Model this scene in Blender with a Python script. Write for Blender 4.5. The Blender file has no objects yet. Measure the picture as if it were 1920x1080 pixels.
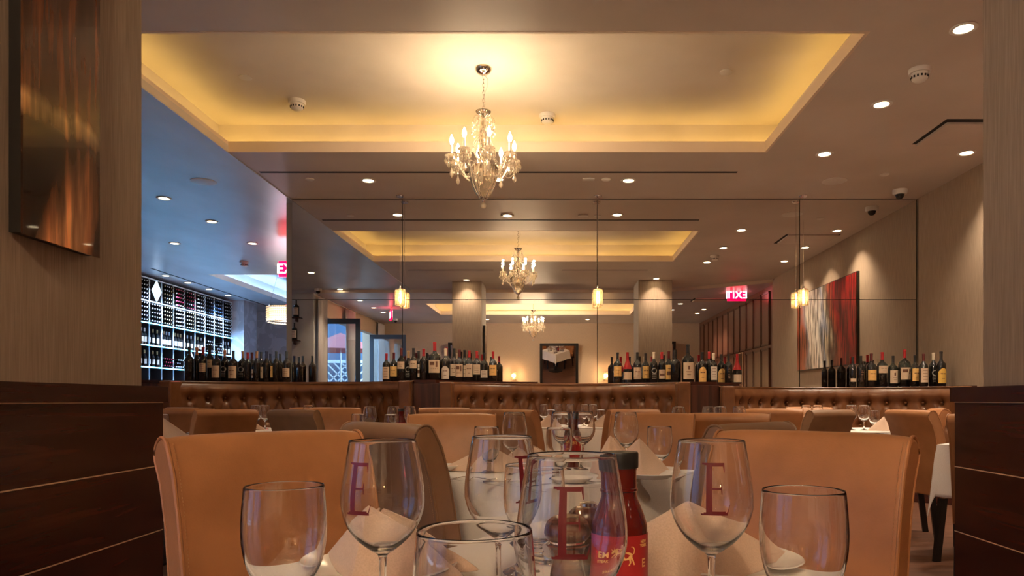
import bpy, bmesh, math, random
from math import sin, cos, pi, radians
from mathutils import Vector, Matrix
random.seed(7)
C = bpy.context.scene.collection
SC = bpy.context.scene

# ------------------------------------------------------------------ camera
cam = bpy.data.cameras.new('camera'); camo = bpy.data.objects.new('camera', cam); C.objects.link(camo)
camo.location = (0, 0, 1.0); camo.rotation_euler = (pi/2, 0, 0)
cam.sensor_width = 36; cam.lens = 36*1330/1920
cam.shift_x = -83/1920; cam.shift_y = 209/1920
cam.clip_start = 0.02; cam.clip_end = 80
SC.camera = camo
# ------------------------------------------------------------------ world and exposure
W = bpy.data.worlds.new('daylight_sky'); SC.world = W; W.use_nodes = True
bg = W.node_tree.nodes['Background']; bg.inputs[0].default_value = (0.36, 0.64, 1.0, 1); bg.inputs[1].default_value = 6.0
SC.view_settings.view_transform = 'Standard'; SC.view_settings.look = 'None'
SC.view_settings.exposure = 0.95; SC.view_settings.gamma = 1; SC.view_settings.use_curve_mapping = False
SC.cycles.max_bounces = 12; SC.cycles.transmission_bounces = 12; SC.cycles.glossy_bounces = 6
SC.cycles.diffuse_bounces = 4; SC.cycles.transparent_max_bounces = 12
SC.cycles.sample_clamp_indirect = 10; SC.cycles.sample_clamp_direct = 0
SC.cycles.caustics_refractive = True; SC.cycles.blur_glossy = 0.2
SC.cycles.use_denoising = True; SC.cycles.use_adaptive_sampling = True
SPOT_W = 66; CHAND_W = (19, 125); CHAND_E = 60; COVE_E = 6; RACK_E = 13.0
WARM = (1.0, 0.72, 0.42)

def area_light(name, loc, rot, sx, sy, power, color, portal=False):
    l = bpy.data.lights.new(name, 'AREA'); l.shape = 'RECTANGLE'; l.size = sx; l.size_y = sy
    l.energy = power; l.color = color
    if portal: l.cycles.is_portal = True
    o = bpy.data.objects.new(name, l); C.objects.link(o); o.location = loc; o.rotation_euler = rot
    return o
# portal over the open folding doors on the street side, so the sky is sampled through it
area_light('door_opening_portal', (-5.2, -1.5, 1.5), (0, -pi/2, 0), 2.9, 4.9, 1, (1, 1, 1), True)
sun = bpy.data.lights.new('sun', 'SUN'); sun.energy = 1.5; sun.angle = radians(8); sun.color = (0.75, 0.86, 1)
so = bpy.data.objects.new('sun', sun); C.objects.link(so); so.rotation_euler = (radians(10), radians(38), 0)

# ------------------------------------------------------------------ materials
MATS = {}
def mat(name, col=(.5,.5,.5), rough=.5, metal=0.0, **k):
    if name in MATS: return MATS[name]
    m = bpy.data.materials.new(name); m.use_nodes = True
    b = m.node_tree.nodes['Principled BSDF']
    b.inputs['Base Color'].default_value = (*col, 1); b.inputs['Roughness'].default_value = rough
    b.inputs['Metallic'].default_value = metal
    for kk, v in k.items():
        kk = kk.replace('_', ' ')
        if kk == 'Emission Color': v = (*v, 1)
        b.inputs[kk].default_value = v
    MATS[name] = m
    return m
def N(m, t, **k):
    n = m.node_tree.nodes.new(t)
    for a, v in k.items(): setattr(n, a, v)
    return n
def L(m, a, b): m.node_tree.links.new(a, b)
def ramp(m, stops, interp='LINEAR'):
    r = N(m, 'ShaderNodeValToRGB'); e = r.color_ramp; e.interpolation = interp
    while len(e.elements) < len(stops): e.elements.new(0.5)
    for el, (p, c) in zip(e.elements, stops): el.position = p; el.color = (*c, 1)
    return r
def noisy(m, c1, c2, scale=(1,1,1), nscale=5, detail=4, bump=0, bscale=None, p=(.35, .65), dist=0):
    tc = N(m, 'ShaderNodeTexCoord'); mp = N(m, 'ShaderNodeMapping'); mp.inputs['Scale'].default_value = scale
    L(m, tc.outputs['Object'], mp.inputs['Vector'])
    n = N(m, 'ShaderNodeTexNoise'); n.inputs['Scale'].default_value = nscale; n.inputs['Detail'].default_value = detail
    n.inputs['Distortion'].default_value = dist
    L(m, mp.outputs[0], n.inputs['Vector'])
    r = ramp(m, [(p[0], c1), (p[1], c2)]); L(m, n.outputs['Fac'], r.inputs[0])
    b = m.node_tree.nodes['Principled BSDF']; L(m, r.outputs[0], b.inputs['Base Color'])
    if bump:
        bn = N(m, 'ShaderNodeBump'); bn.inputs['Strength'].default_value = bump; bn.inputs['Distance'].default_value = .002
        src = n
        if bscale:
            src = N(m, 'ShaderNodeTexNoise'); src.inputs['Scale'].default_value = bscale; src.inputs['Detail'].default_value = 5
            L(m, mp.outputs[0], src.inputs['Vector'])
        L(m, src.outputs['Fac'], bn.inputs['Height']); L(m, bn.outputs[0], b.inputs['Normal'])
    return m
noisy(mat('tan_leather', rough=.42), (.33,.140,.052), (.43,.188,.075), nscale=7, bump=.25, bscale=260)
noisy(mat('shaded_tan_leather', rough=.40), (.19,.098,.047), (.25,.130,.065), nscale=7, bump=.25, bscale=260)  # darker copy of the tan leather, shade put into the colour
noisy(mat('banquette_leather', rough=.27), (.13,.050,.020), (.19,.076,.030), nscale=5, bump=.2, bscale=160)
noisy(mat('mahogany', rough=.22), (.026,.007,.005), (.072,.018,.011), scale=(.6,.6,9), nscale=3.2, detail=8, p=(.3,.7), dist=1.2)
noisy(mat('mahogany_upright', rough=.3), (.035,.010,.006), (.10,.028,.017), scale=(14,14,.4), nscale=2, detail=6)
noisy(mat('cabinet_wood', rough=.35), (.11,.045,.03), (.16,.065,.042), scale=(8,8,.4), nscale=2, detail=6)
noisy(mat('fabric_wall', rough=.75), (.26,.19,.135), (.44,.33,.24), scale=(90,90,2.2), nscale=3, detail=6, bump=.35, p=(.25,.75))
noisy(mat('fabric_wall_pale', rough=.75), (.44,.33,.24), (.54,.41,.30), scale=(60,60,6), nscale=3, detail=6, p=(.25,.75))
noisy(mat('ceiling_paint', rough=.55), (.58,.50,.43), (.64,.56,.49), nscale=1.3, detail=2)
noisy(mat('ceiling_bluelit_grey', rough=.34), (.42,.42,.45), (.52,.53,.57), scale=(1,.45,1), nscale=1.6, detail=3)  # blue-grey put into the colour for the cool light on these ceilings
noisy(mat('tray_paint', rough=.6), (.64,.56,.46), (.72,.64,.54), nscale=1.5, detail=2)
mat('lip_paint', (.78,.64,.50), .6)
noisy(mat('damask_paper', rough=.5), (.42,.42,.46), (.54,.54,.58), nscale=2.2, detail=1, p=(.48,.52), dist=2.5)
noisy(mat('floor_boards', rough=.4), (.085,.035,.020), (.15,.065,.038), scale=(1,9,1), nscale=2.5, detail=6)
noisy(mat('pale_plaster', rough=.6), (.5,.48,.45), (.58,.56,.53), nscale=3)
noisy(mat('cloth_white', rough=.8, Sheen_Weight=.2), (.74,.70,.66), (.80,.76,.72), nscale=300, detail=1, bump=.15)
noisy(mat('napkin_cloth', rough=.8, Sheen_Weight=.3), (.60,.43,.32), (.66,.48,.365), nscale=400, detail=1, bump=.15)
mat('curtain_cloth', (.62,.57,.55), .85)
mat('gold_inlay', (.80,.58,.36), .35, .25)
mat('chrome', (.85,.83,.80), .12, 1.0)
mat('steel', (.75,.73,.70), .22, 1.0)
mat('black_lacquer', (.012,.010,.009), .35)
mat('gap_dark', (.008,.007,.006), .8)
mat('white_plastic', (.72,.68,.62), .4)
mat('smoked_dome', (.01,.01,.012), .06)
mat('door_frame_grey', (.035,.055,.085), .4)
mat('seam_dark', (.03,.025,.02), .5)
mat('thread', (.42,.22,.10), .6)
mat('porcelain', (.80,.77,.72), .12)
mat('sauce_glass', (.10,.006,.004), .07, Coat_Weight=.5)
mat('label_red', (.36,.010,.012), .4)
mat('label_gold', (.80,.48,.16), .4)
mat('monogram_red', (.115,.008,.014), .35)
mat('black_cap', (.008,.008,.009), .5)
noisy(mat('mill_wood', rough=.2, Coat_Weight=.25), (.045,.012,.006), (.12,.035,.016), scale=(3,3,14), nscale=8)
mat('mirror_silver', (.86,.83,.79), 0.0, 1.0)
mat('wine_glass_dark', (.010,.009,.008), .06, Coat_Weight=.4)
mat('wax_red', (.30,.012,.014), .2)
mat('rack_dark', (.030,.022,.022), .5)
mat('rack_white', (.62,.72,.78), .4)
mat('terrace_wall', (.07,.11,.17), .7)
mat('leaf_green', (.10,.26,.06), .5)
mat('awning_red', (.22,.02,.018), .6)
mat('cap_metal_white', (.62,.66,.70), .35)
def glass(name, col=(1,1,1), ior=1.5, rough=0.0):
    m = bpy.data.materials.new(name); m.use_nodes = True; nt = m.node_tree
    nt.nodes.remove(nt.nodes['Principled BSDF'])
    g = nt.nodes.new('ShaderNodeBsdfGlass'); g.inputs['Color'].default_value = (*col, 1); g.inputs['IOR'].default_value = ior
    g.inputs['Roughness'].default_value = rough
    nt.links.new(g.outputs[0], nt.nodes['Material Output'].inputs[0]); MATS[name] = m
def pane(name, col, refl=.15):
    # thin window glass: clear with a mirror sheen
    m = bpy.data.materials.new(name); m.use_nodes = True; nt = m.node_tree
    nt.nodes.remove(nt.nodes['Principled BSDF'])
    t = nt.nodes.new('ShaderNodeBsdfTransparent'); t.inputs[0].default_value = (*col, 1)
    g = nt.nodes.new('ShaderNodeBsdfGlossy'); g.inputs['Roughness'].default_value = .02
    mx = nt.nodes.new('ShaderNodeMixShader'); mx.inputs[0].default_value = refl
    nt.links.new(t.outputs[0], mx.inputs[1]); nt.links.new(g.outputs[0], mx.inputs[2])
    nt.links.new(mx.outputs[0], nt.nodes['Material Output'].inputs[0]); MATS[name] = m
glass('clear_glass', (1, 1, 1), 1.5, 0)
glass('bowl_glass', (1, .98, .94), 1.5, .03)
glass('crystal', (1, .97, .92), 1.6, .08)
def crystal_mix():
    # cut glass: clear body plus the sparkle of its many facets
    nt = MATS['crystal'].node_tree; g = [n for n in nt.nodes if n.type == 'BSDF_GLASS'][0]
    gl = nt.nodes.new('ShaderNodeBsdfGlossy'); gl.inputs[0].default_value = (1,.95,.86,1); gl.inputs['Roughness'].default_value = .28
    tr = nt.nodes.new('ShaderNodeBsdfTranslucent'); tr.inputs[0].default_value = (1,.94,.84,1)
    m1 = nt.nodes.new('ShaderNodeMixShader'); m1.inputs[0].default_value = .5
    m2 = nt.nodes.new('ShaderNodeMixShader'); m2.inputs[0].default_value = .42
    nt.links.new(gl.outputs[0], m1.inputs[1]); nt.links.new(tr.outputs[0], m1.inputs[2])
    nt.links.new(g.outputs[0], m2.inputs[1]); nt.links.new(m1.outputs[0], m2.inputs[2])
    nt.links.new(m2.outputs[0], nt.nodes['Material Output'].inputs[0])
crystal_mix()
pane('window_pane', (.85,.93,1), .22)
def emis(name, col, s, base=(0,0,0)):
    m = mat(name, base, .5, 0, Emission_Color=col, Emission_Strength=s); return m
emis('bulb_glow', (1.0,.66,.33), CHAND_E)
emis('cove_strip', (1.0,.64,.16), COVE_E)
emis('cove_strip_cool', (.36,.58,1.0), 36)
emis('spot_lens', (1.0,.80,.50), 14)
emis('spot_lens_dim', (.55,.85,1.0), 9)
emis('shelf_led', (.08,.50,1.0), RACK_E)
emis('exit_face', (1.0,.0,.018), 6)
emis('exit_letter', (1.0,.66,.70), 2.2)
emis('sconce_glow', (1.0,.55,.15), 9)
emis('pendant_glow', (1.0,.58,.22), 14)
emis('drum_glow', (1.0,.70,.38), 1.8)
emis('diamond_glow', (.55,.75,.85), .7, (.6,.65,.7))

# ------------------------------------------------------------------ mesh helpers
def newbm(): return bmesh.new()
def box(bm, x0, x1, y0, y1, z0, z1, M=None):
    vs = [bm.verts.new(v) for v in [(x0,y0,z0),(x1,y0,z0),(x1,y1,z0),(x0,y1,z0),(x0,y0,z1),(x1,y0,z1),(x1,y1,z1),(x0,y1,z1)]]
    if M: 
        for v in vs: v.co = M @ v.co
    for f in [(0,3,2,1),(4,5,6,7),(0,1,5,4),(1,2,6,5),(2,3,7,6),(3,0,4,7)]: bm.faces.new([vs[i] for i in f])
    return vs
def quad(bm, *pts):
    return bm.faces.new([bm.verts.new(p) for p in pts])
def lathe(bm, prof, seg=32, M=None, close=False, wob=None):
    rings = []
    for (r, z) in prof:
        if r < 1e-6: rings.append([bm.verts.new((0,0,z))])
        else:
            ring = []
            for i in range(seg):
                a = 2*pi*i/seg; rr = r*(wob(a, z) if wob else 1)
                ring.append(bm.verts.new((rr*cos(a), rr*sin(a), z)))
            rings.append(ring)
    prs = list(zip(rings, rings[1:]))
    if close: prs.append((rings[-1], rings[0]))
    for A, B in prs:
        if len(A) == 1 and len(B) == 1: continue
        for i in range(seg):
            j = (i+1) % seg
            if len(A) == 1: bm.faces.new((A[0], B[j], B[i]))
            elif len(B) == 1: bm.faces.new((A[i], A[j], B[0]))
            else: bm.faces.new((A[i], A[j], B[j], B[i]))
    if M:
        for ring in rings:
            for v in ring: v.co = M @ v.co
def tube(bm, pts, r, seg=8, cap=True, rad=None):
    pts = [Vector(p) for p in pts]; rings = []; up = Vector((0,0,1))
    for i, p in enumerate(pts):
        t = (pts[min(i+1, len(pts)-1)] - pts[max(i-1, 0)]).normalized()
        a = t.cross(up)
        if a.length < .05: a = t.cross(Vector((1,0,0)))
        a.normalize(); b = t.cross(a).normalized(); rr = rad[i] if rad else r
        rings.append([bm.verts.new(p + rr*(cos(2*pi*k/seg)*a + sin(2*pi*k/seg)*b)) for k in range(seg)])
    for A, B in zip(rings, rings[1:]):
        for k in range(seg): bm.faces.new((A[k], A[(k+1)%seg], B[(k+1)%seg], B[k]))
    if cap: bm.faces.new(rings[0][::-1]); bm.faces.new(rings[-1])
def ball(bm, c, r, u=8, v=6, sz=1):
    bmesh.ops.create_uvsphere(bm, u_segments=u, v_segments=v, radius=r, matrix=Matrix.Translation(c) @ Matrix.Diagonal((1,1,sz,1)))
def mesh(name, bm, m, smooth=True, angle=40):
    bmesh.ops.recalc_face_normals(bm, faces=bm.faces)
    me = bpy.data.meshes.new(name); bm.to_mesh(me); bm.free()
    ms = m if isinstance(m, (list, tuple)) else [m]
    for x in ms: me.materials.append(MATS[x])
    if smooth:
        me.shade_smooth()
        me.set_sharp_from_angle(angle=radians(angle))
    return me
def link(name, me, parent=None, loc=(0,0,0), rz=0):
    o = bpy.data.objects.new(name, me); C.objects.link(o); o.parent = parent
    o.location = loc; o.rotation_euler = (0, 0, rz)
    return o
def obj(name, bm, m, parent=None, smooth=True, angle=40, loc=(0,0,0)):
    return link(name, mesh(name, bm, m, smooth, angle), parent, loc)
def bev(o, w=.004, seg=2):
    b = o.modifiers.new('bevel', 'BEVEL'); b.width = w; b.segments = seg; b.limit_method = 'ANGLE'; return o
def tag(o, label, cat, group=None):
    o['label'] = label; o['category'] = cat
    if group: o['group'] = group
    return o
def thing(name, label, cat, loc=(0,0,0), rz=0, group=None):
    o = bpy.data.objects.new(name, None); C.objects.link(o); o.location = loc; o.rotation_euler = (0,0,rz)
    o.empty_display_size = .05
    return tag(o, label, cat, group)
def dup(root, loc, rz, label=None, group=None):
    def cp(o, par):
        c = o.copy(); C.objects.link(c); c.parent = par
        for ch in list(KIDS.get(o.name, [])): cp(ch, c)
        return c
    KIDS = {}
    stack = [root]
    allk = list(root.children_recursive)
    for ch in allk: KIDS.setdefault(ch.parent.name, []).append(ch)
    r = cp(root, None); r.location = loc
    r.rotation_euler = (0, 0, rz)
    if label: r['label'] = label
    if group: r['group'] = group
    return r
def struct(name, bm, m, parent=None, smooth=False):
    o = obj(name, bm, m, parent, smooth)
    if parent is None: o['kind'] = 'structure'
    return o
def text_mesh(name, body, size, m, extrude=0, offset=0, spacing=1.0, wrap=None):
    f = bpy.data.curves.new(name, 'FONT'); f.body = body; f.size = size; f.align_x = 'CENTER'; f.align_y = 'CENTER'
    f.extrude = extrude; f.offset = offset; f.space_character = spacing; f.resolution_u = 3
    tmp = bpy.data.objects.new('tmp', f); C.objects.link(tmp); bpy.context.view_layer.update()
    me = bpy.data.meshes.new_from_object(tmp.evaluated_get(bpy.context.evaluated_depsgraph_get()))
    bpy.data.objects.remove(tmp); bpy.data.curves.remove(f)
    if wrap:
        for v in me.vertices: v.co = wrap(v.co)
    me.name = name; me.materials.clear(); me.materials.append(MATS[m]); return me
def PX(u, Y): return (u-1043)/1330*Y
def PZ(v, Y): return 1 + (749-v)/1330*Y

# ------------------------------------------------------------------ room shell
H = 3.262; HR = 3.20; HT = 3.57
bm = newbm(); box(bm, -7.9, 4.4, -4.7, 18.6, -.1, 0); struct('floor', bm, 'floor_boards')
# ceilings: flat slabs round the tray openings
def holed(bm, x0, x1, y0, y1, z0, z1, hx0, hx1, hy0, hy1):
    for a in [(x0,x1,y0,hy0),(x0,x1,hy1,y1),(x0,hx0,hy0,hy1),(hx1,x1,hy0,hy1)]: box(bm, *a, z0, z1)
TX0, TX1, TY0, TY1 = -3.0, 1.91, 4.38, 6.48
bm = newbm(); holed(bm, -2.995, 4.2, 1.4, 8.12, H, H+.06, TX0+.0005, TX1, TY0, TY1)
struct('ceiling', bm, 'ceiling_paint')
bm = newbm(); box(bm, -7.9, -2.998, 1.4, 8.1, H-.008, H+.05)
struct('ceiling_side', bm, 'ceiling_bluelit_grey')
LX0, LX1, LY0, LY1 = -6.26, -4.0, 12.8, 17.0
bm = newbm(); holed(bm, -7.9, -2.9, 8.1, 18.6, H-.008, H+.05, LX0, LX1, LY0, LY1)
struct('ceiling_bar', bm, 'ceiling_bluelit_grey')
RY0, RY1 = -2.4, -.3
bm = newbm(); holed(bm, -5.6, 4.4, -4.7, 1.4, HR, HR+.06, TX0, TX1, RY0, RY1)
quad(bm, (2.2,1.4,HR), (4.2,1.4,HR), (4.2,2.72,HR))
struct('ceiling_rear', bm, 'ceiling_bluelit_grey')
bm = newbm()   # pale fascia where the rear ceiling steps down
pts = [(-4.9,1.405), (2.2,1.405), (4.08,2.65)]
for a, b in zip(pts, pts[1:]):
    quad(bm, (*a,HR), (*b,HR), (*b,H+.01), (*a,H+.01))
    quad(bm, (a[0],a[1]-.03,HR), (b[0],b[1]-.03,HR), (*b,HR), (*a,HR))
struct('trim_1', bm, 'lip_paint')
def tray(n, x0, x1, y0, y1, zc, zt, strip, paint='tray_paint'):
    lip = .095; back = .16
    bm = newbm()
    box(bm, x0-back-.03, x1+back+.03, y0-back-.03, y1+back+.03, zt, zt+.05)
    for a in [(x0-back-.03,x0-back,y0-back,y1+back),(x1+back,x1+back+.03,y0-back,y1+back),(x0-back,x1+back,y0-back-.03,y0-back),(x0-back,x1+back,y1+back,y1+back+.03)]:
        box(bm, *a, zc+.02, zt)
    struct('ceiling_tray' if n == 1 else 'ceiling_tray_%d' % n, bm, paint)
    bm = newbm(); t = .02; e = .003
    for a in [(x0-t,x0+e,y0-t,y1+t),(x1-e,x1+t,y0-t,y1+t),(x0,x1,y0-t,y0+e),(x0,x1,y1-e,y1+t)]: box(bm, *a, zc-.0015, zc+lip)
    struct('trim_%d' % (n+1), bm, 'lip_paint')
    bm = newbm(); d = .075; w = .018
    for a in [(x0-d-w,x0-d,y0-d,y1+d),(x1+d,x1+d+w,y0-d,y1+d),(x0-d,x1+d,y0-d-w,y0-d),(x0-d,x1+d,y1+d,y1+d+w)]: box(bm, *a, zc+.065, zc+.072)
    lab = {1:'warm cove light strip hidden in the ceiling tray above the front tables',
           2:'warm cove light strip in the rear ceiling tray seen in the mirror',
           3:'cool cove light strip in the tray before the wine rack'}[n]
    tag(obj('cove_light', bm, strip, smooth=False), lab, 'light strip')
tray(1, TX0, TX1, TY0, TY1, H, HT, 'cove_strip')
tray(2, TX0, TX1, RY0, RY1, HR, HR+.31, 'cove_strip')
tray(3, LX0, LX1, LY0, LY1, H-.008, HT, 'cove_strip_cool', 'ceiling_bluelit_grey')
# walls
def wallbox(name, m, *a):
    bm = newbm(); box(bm, *a); return struct(name, bm, m)
bm = newbm()
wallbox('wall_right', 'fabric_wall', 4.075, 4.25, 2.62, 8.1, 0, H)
wallbox('trim_5', 'seam_dark', 4.071, 4.076, 7.985, 7.995, 1.1, H)
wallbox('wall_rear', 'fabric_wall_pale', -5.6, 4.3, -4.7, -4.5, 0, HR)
wallbox('wall_bar_end', 'damask_paper', -7.9, -2.9, 18.3, 18.5, 0, H)
wallbox('wall_bar_side', 'pale_plaster', -3.1, -2.992, 8.15, 18.3, 0, H)
wallbox('wall_left', 'pale_plaster', -7.9, -7.72, 1.3, 18.3, 0, H)
wallbox('wall_rack_end', 'damask_paper', -7.72, -7.10, 16.12, 16.8, 0, H)
wallbox('wall_niche', 'pale_plaster', -7.9, -5.03, 1.18, 1.3, 0, H)
# wall behind the mirror
wallbox('wall_back', 'seam_dark', -2.99, 4.25, 8.02, 8.15, 0, H)
# mirror wall: joints between sheets at X = -1.494*1.16..., one level joint at 2.125
ML = -2.985; seams = [ML, -1.735, .463, 2.745, 4.06]
bm = newbm(); g = .0035
for a, b in zip(seams, seams[1:]):
    for z0, z1 in ((1.10, 2.125), (2.125, H-.006)):
        box(bm, a+g, b-g, 8.0, 8.012, z0+g, z1-g)
struct('wall_mirror', bm, 'mirror_silver')
# columns: fabric above, mahogany wainscot with gold inlay below
def column(side, x0, x1, y0, y1, jut):
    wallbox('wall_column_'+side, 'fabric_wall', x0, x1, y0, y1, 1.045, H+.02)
    bm = newbm()
    zs = [0,.10,.325,.545,.770,.990,1.045] if side == 'left' else [0,.10,.30,.51,.750,.990,1.045]
    for a, b in zip(zs, zs[1:]):
        if b > 1.04: box(bm, x0-jut-.012, x1+jut+.012, y0-jut-.012, y1+jut+.012, a+.002, b)
        else: box(bm, x0-jut, x1+jut, y0-jut, y1+jut, a+.002, b-.002)
    box(bm, x0-jut+.003, x1+jut-.003, y0-jut+.003, y1+jut-.003, 0, 1.04)
    o = struct('wall_panelling_'+side, bm, 'mahogany')
    bm = newbm()
    for z in zs[1:-1]: box(bm, x0-jut-.0006, x1+jut+.0006, y0-jut-.0006, y1+jut+.0006, z-.0018, z+.0018)
    struct('gold_inlay_'+side, bm, 'gold_inlay', o)
column('left', -1.99, -1.427, 1.62, 2.44, .048)
column('right', 1.554, 2.19, 1.78, 2.583, .066)
# cabinets along the right side of the rear half
def cabinets():
    o = wallbox('wall_cabinet_side', 'cabinet_wood', 4.14, 4.35, -4.5, 2.62, 0, HR)
    bm = newbm(); fr = newbm(); y = -4.3; i = 0
    while y < 2.3:
        y1 = y+.55
        for z0, z1 in ((.08, 2.0), (2.06, 3.10)):
            box(bm, 4.115, 4.141, y+.012, y1-.012, z0, z1)
            for a in [(y+.02,y+.05,z0,z1),(y1-.05,y1-.02,z0,z1)]: box(fr, 4.106, 4.116, a[0], a[1], a[2], a[3])
            for zz in (z0, z1-.04): box(fr, 4.106, 4.116, y+.02, y1-.02, zz, zz+.04)
        y = y1
    struct('door_panels', bm, 'cabinet_wood', o); struct('panel_frames', fr, 'mahogany_upright', o)
cabinets()
wallbox('baseboard_right', 'mahogany', 4.05, 4.075, 2.62, 6.7, 0, .14)

# street side: wall with a wide opening, folding door leaves, curtains, terrace
bm = newbm()
box(bm, -5.2, -5.03, -4.5, -3.95, 0, HR); box(bm, -5.2, -5.03, .98, 1.175, 0, HR); box(bm, -5.2, -5.03, -3.95, .98, 2.8, HR)
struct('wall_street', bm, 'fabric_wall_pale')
def door_leaf(n, x0, x1, y, top):
    bm = newbm(); w = .1
    for a in [(x0,x0+w,.02,top),(x1-w,x1,.02,top)]: box(bm, a[0], a[1], y-.025, y+.025, a[2], a[3])
    for a in [(.02,.14),(top-.11,top),(.98,1.06)]: box(bm, x0+w, x1-w, y-.025, y+.025, a[0], a[1])
    o = struct('door_%d' % n, bm, 'door_frame_grey')
    bm = newbm(); box(bm, x0+w, x1-w, y-.004, y+.004, .14, top-.11); struct('glass_pane', bm, 'window_pane', o)
    bm = newbm(); tube(bm, [(x1-.05,y+.025,1.0),(x1-.05,y+.06,1.0),(x1-.05,y+.06,1.12)], .008); struct('door_handle', bm, 'chrome', o, True)
door_leaf(1, -5.03, -4.22, .72, 2.74)
door_leaf(2, -5.02, -4.05, -3.1, 2.74)
def curtain(x, y0, y1, z0, z1, tie, label):
    bm = newbm(); nu, nv = 60, 30; g = []
    for j in range(nv+1):
        t = j/nv; z = z1 + (z0-z1)*t
        k = 1 - .45*math.exp(-((z-tie)/.35)**2) if tie else 1
        sh = -.25*(1-t) if not tie else -.22*math.exp(-((z-tie)/.5)**2)
        row = []
        for i in range(nu+1):
            u = i/nu; yc = (y0+y1)/2 + (u-.5)*(y1-y0)*k
            row.append(bm.verts.new((x + .035*sin(u*nu*.62+.4*sin(t*3)), yc + sh*.2, z)))
        g.append(row)
    for j in range(nv):
        for i in range(nu): bm.faces.new((g[j][i], g[j][i+1], g[j+1][i+1], g[j+1][i]))
    o = obj('curtain', bm, 'curtain_cloth'); s = o.modifiers.new('solid','SOLIDIFY'); s.thickness = .004
    return tag(o, label, 'curtain', 'curtains at the folding doors')
curtain(-4.93, .85, 1.28, .02, 3.12, 0, 'full length pale curtain hanging beside the bottle shelf wall')
curtain(-4.93, -1.3, -.7, .02, 3.12, 1.3, 'pale curtain gathered in the middle of the open doors')
curtain(-4.93, -4.2, -3.7, .02, 3.12, 0, 'pale curtain hanging at the far corner by the rear wall')
bm = newbm(); tube(bm, [(-4.93,1.29,3.15),(-4.93,-4.4,3.15)], .012)
tag(obj('curtain_rail', bm, 'chrome'), 'slim metal curtain rail above the folding doors', 'curtain rail')
bm = newbm(); box(bm, -12, -5.2, -9, 6, -.25, -.12); struct('ground_terrace', bm, 'pale_plaster')
wallbox('wall_terrace', 'terrace_wall', -9.9, -9.7, -12, 8, -.2, 4.6)
wallbox('wall_terrace_end', 'terrace_wall', -9.7, -5.0, -9.0, -8.8, -.2, 4.6)
def lattice():
    bm = newbm()
    for s in (1, -1):
        for k in range(-4, 5):
            M = Matrix.Translation((-7.3+k*.26, -8.5, 1.1)) @ Matrix.Rotation(s*pi/4, 4, 'Y')
            box(bm, -.022, .022, -.008, .008, -1.65, 1.65, M)
    box(bm, -9.6, -5.2, -8.54, -8.46, 2.26, 2.36); box(bm, -9.6, -5.2, -8.54, -8.46, -.12, 0)
    tag(obj('lattice_fence', bm, 'pale_plaster', smooth=False), 'diagonal lattice fence closing the terrace outside', 'fence')
lattice()
def parasol():
    t = thing('parasol', 'red parasol on the terrace outside the open doors', 'parasol', (-6.75, -6.2, .18))
    bm = newbm(); lathe(bm, [(.02,-.28),(.02,2.9),(0,2.9)], 10); obj('pole', bm, 'chrome', t)
    bm = newbm(); lathe(bm, [(1.3,2.35),(.7,2.6),(.02,2.9),(.0,2.9)], 8); o = obj('canopy', bm, 'awning_red', t, False)
    o.modifiers.new('s','SOLIDIFY').thickness = .01
    bm = newbm(); lathe(bm, [(0,-.3),(.25,-.3),(.25,-.24),(.03,-.2),(0,-.2)], 24); obj('base', bm, 'gap_dark', t)
parasol()
def plant(x, y, label):
    t = thing('potted_plant', label, 'plant', (x, y, -.12), 0, 'terrace plants'); t.scale = (1.15, 1.15, 1.15)
    bm = newbm(); lathe(bm, [(0,0),(.16,0),(.22,.42),(.20,.42),(.18,.36),(0,.36)], 20); obj('pot', bm, 'gap_dark', t)
    bm = newbm(); R = random.Random(int(abs(x*31+y*17)*10))
    for i in range(46):
        a = R.uniform(0,2*pi); ln = R.uniform(.45,.8); w = .06; el = R.uniform(.8,1.4); prev = None
        d = Vector((cos(a),sin(a),0)); s = Vector((-sin(a),cos(a),0))
        for k in range(6):
            u = k/5; p = Vector((0,0,.38)) + d*(ln*u*cos(el)) + Vector((0,0,1))*(ln*sin(el)*u - .5*ln*u*u)
            ww = w*sin(pi*min(1,.12+u*.88))
            cur = (bm.verts.new(p+s*ww), bm.verts.new(p-s*ww))
            if prev: bm.faces.new((prev[0],prev[1],cur[1],cur[0]))
            prev = cur
    obj('leaves', bm, 'leaf_green', t)
plant(-6.35, -4.1, 'leafy green plant outside the doors by the gathered curtain')
plant(-7.15, -5.6, 'leafy green plant outside behind the far door leaf')

# ------------------------------------------------------------------ ceiling fittings
def ceil_z(x, y): return HR if y < 1.4 else (H-.008 if (x < -2.998 or y > 8.1) else H)
def spot_obj():
    t = thing('downlight', 'x', 'downlight', (0,0,5))
    bm = newbm(); lathe(bm, [(.052,-.001),(.078,-.001),(.080,-.006),(.074,-.010),(.056,-.008),(.048,.004),(.052,-.001)], 28)
    obj('trim_ring', bm, 'white_plastic', t)
    bm = newbm(); lathe(bm, [(0,-.003),(.050,-.003),(.050,.002),(0,.002)], 24); obj('lamp_lens', bm, 'spot_lens', t)
    return t
SPOT = spot_obj(); spot_used = [0]
SPOTDATA = bpy.data.lights.new('spot_bulb', 'SPOT'); SPOTDATA.energy = SPOT_W; SPOTDATA.color = (1,.80,.58)
SPOTDATA.spot_size = radians(105); SPOTDATA.spot_blend = .9; SPOTDATA.shadow_soft_size = .025
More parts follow.
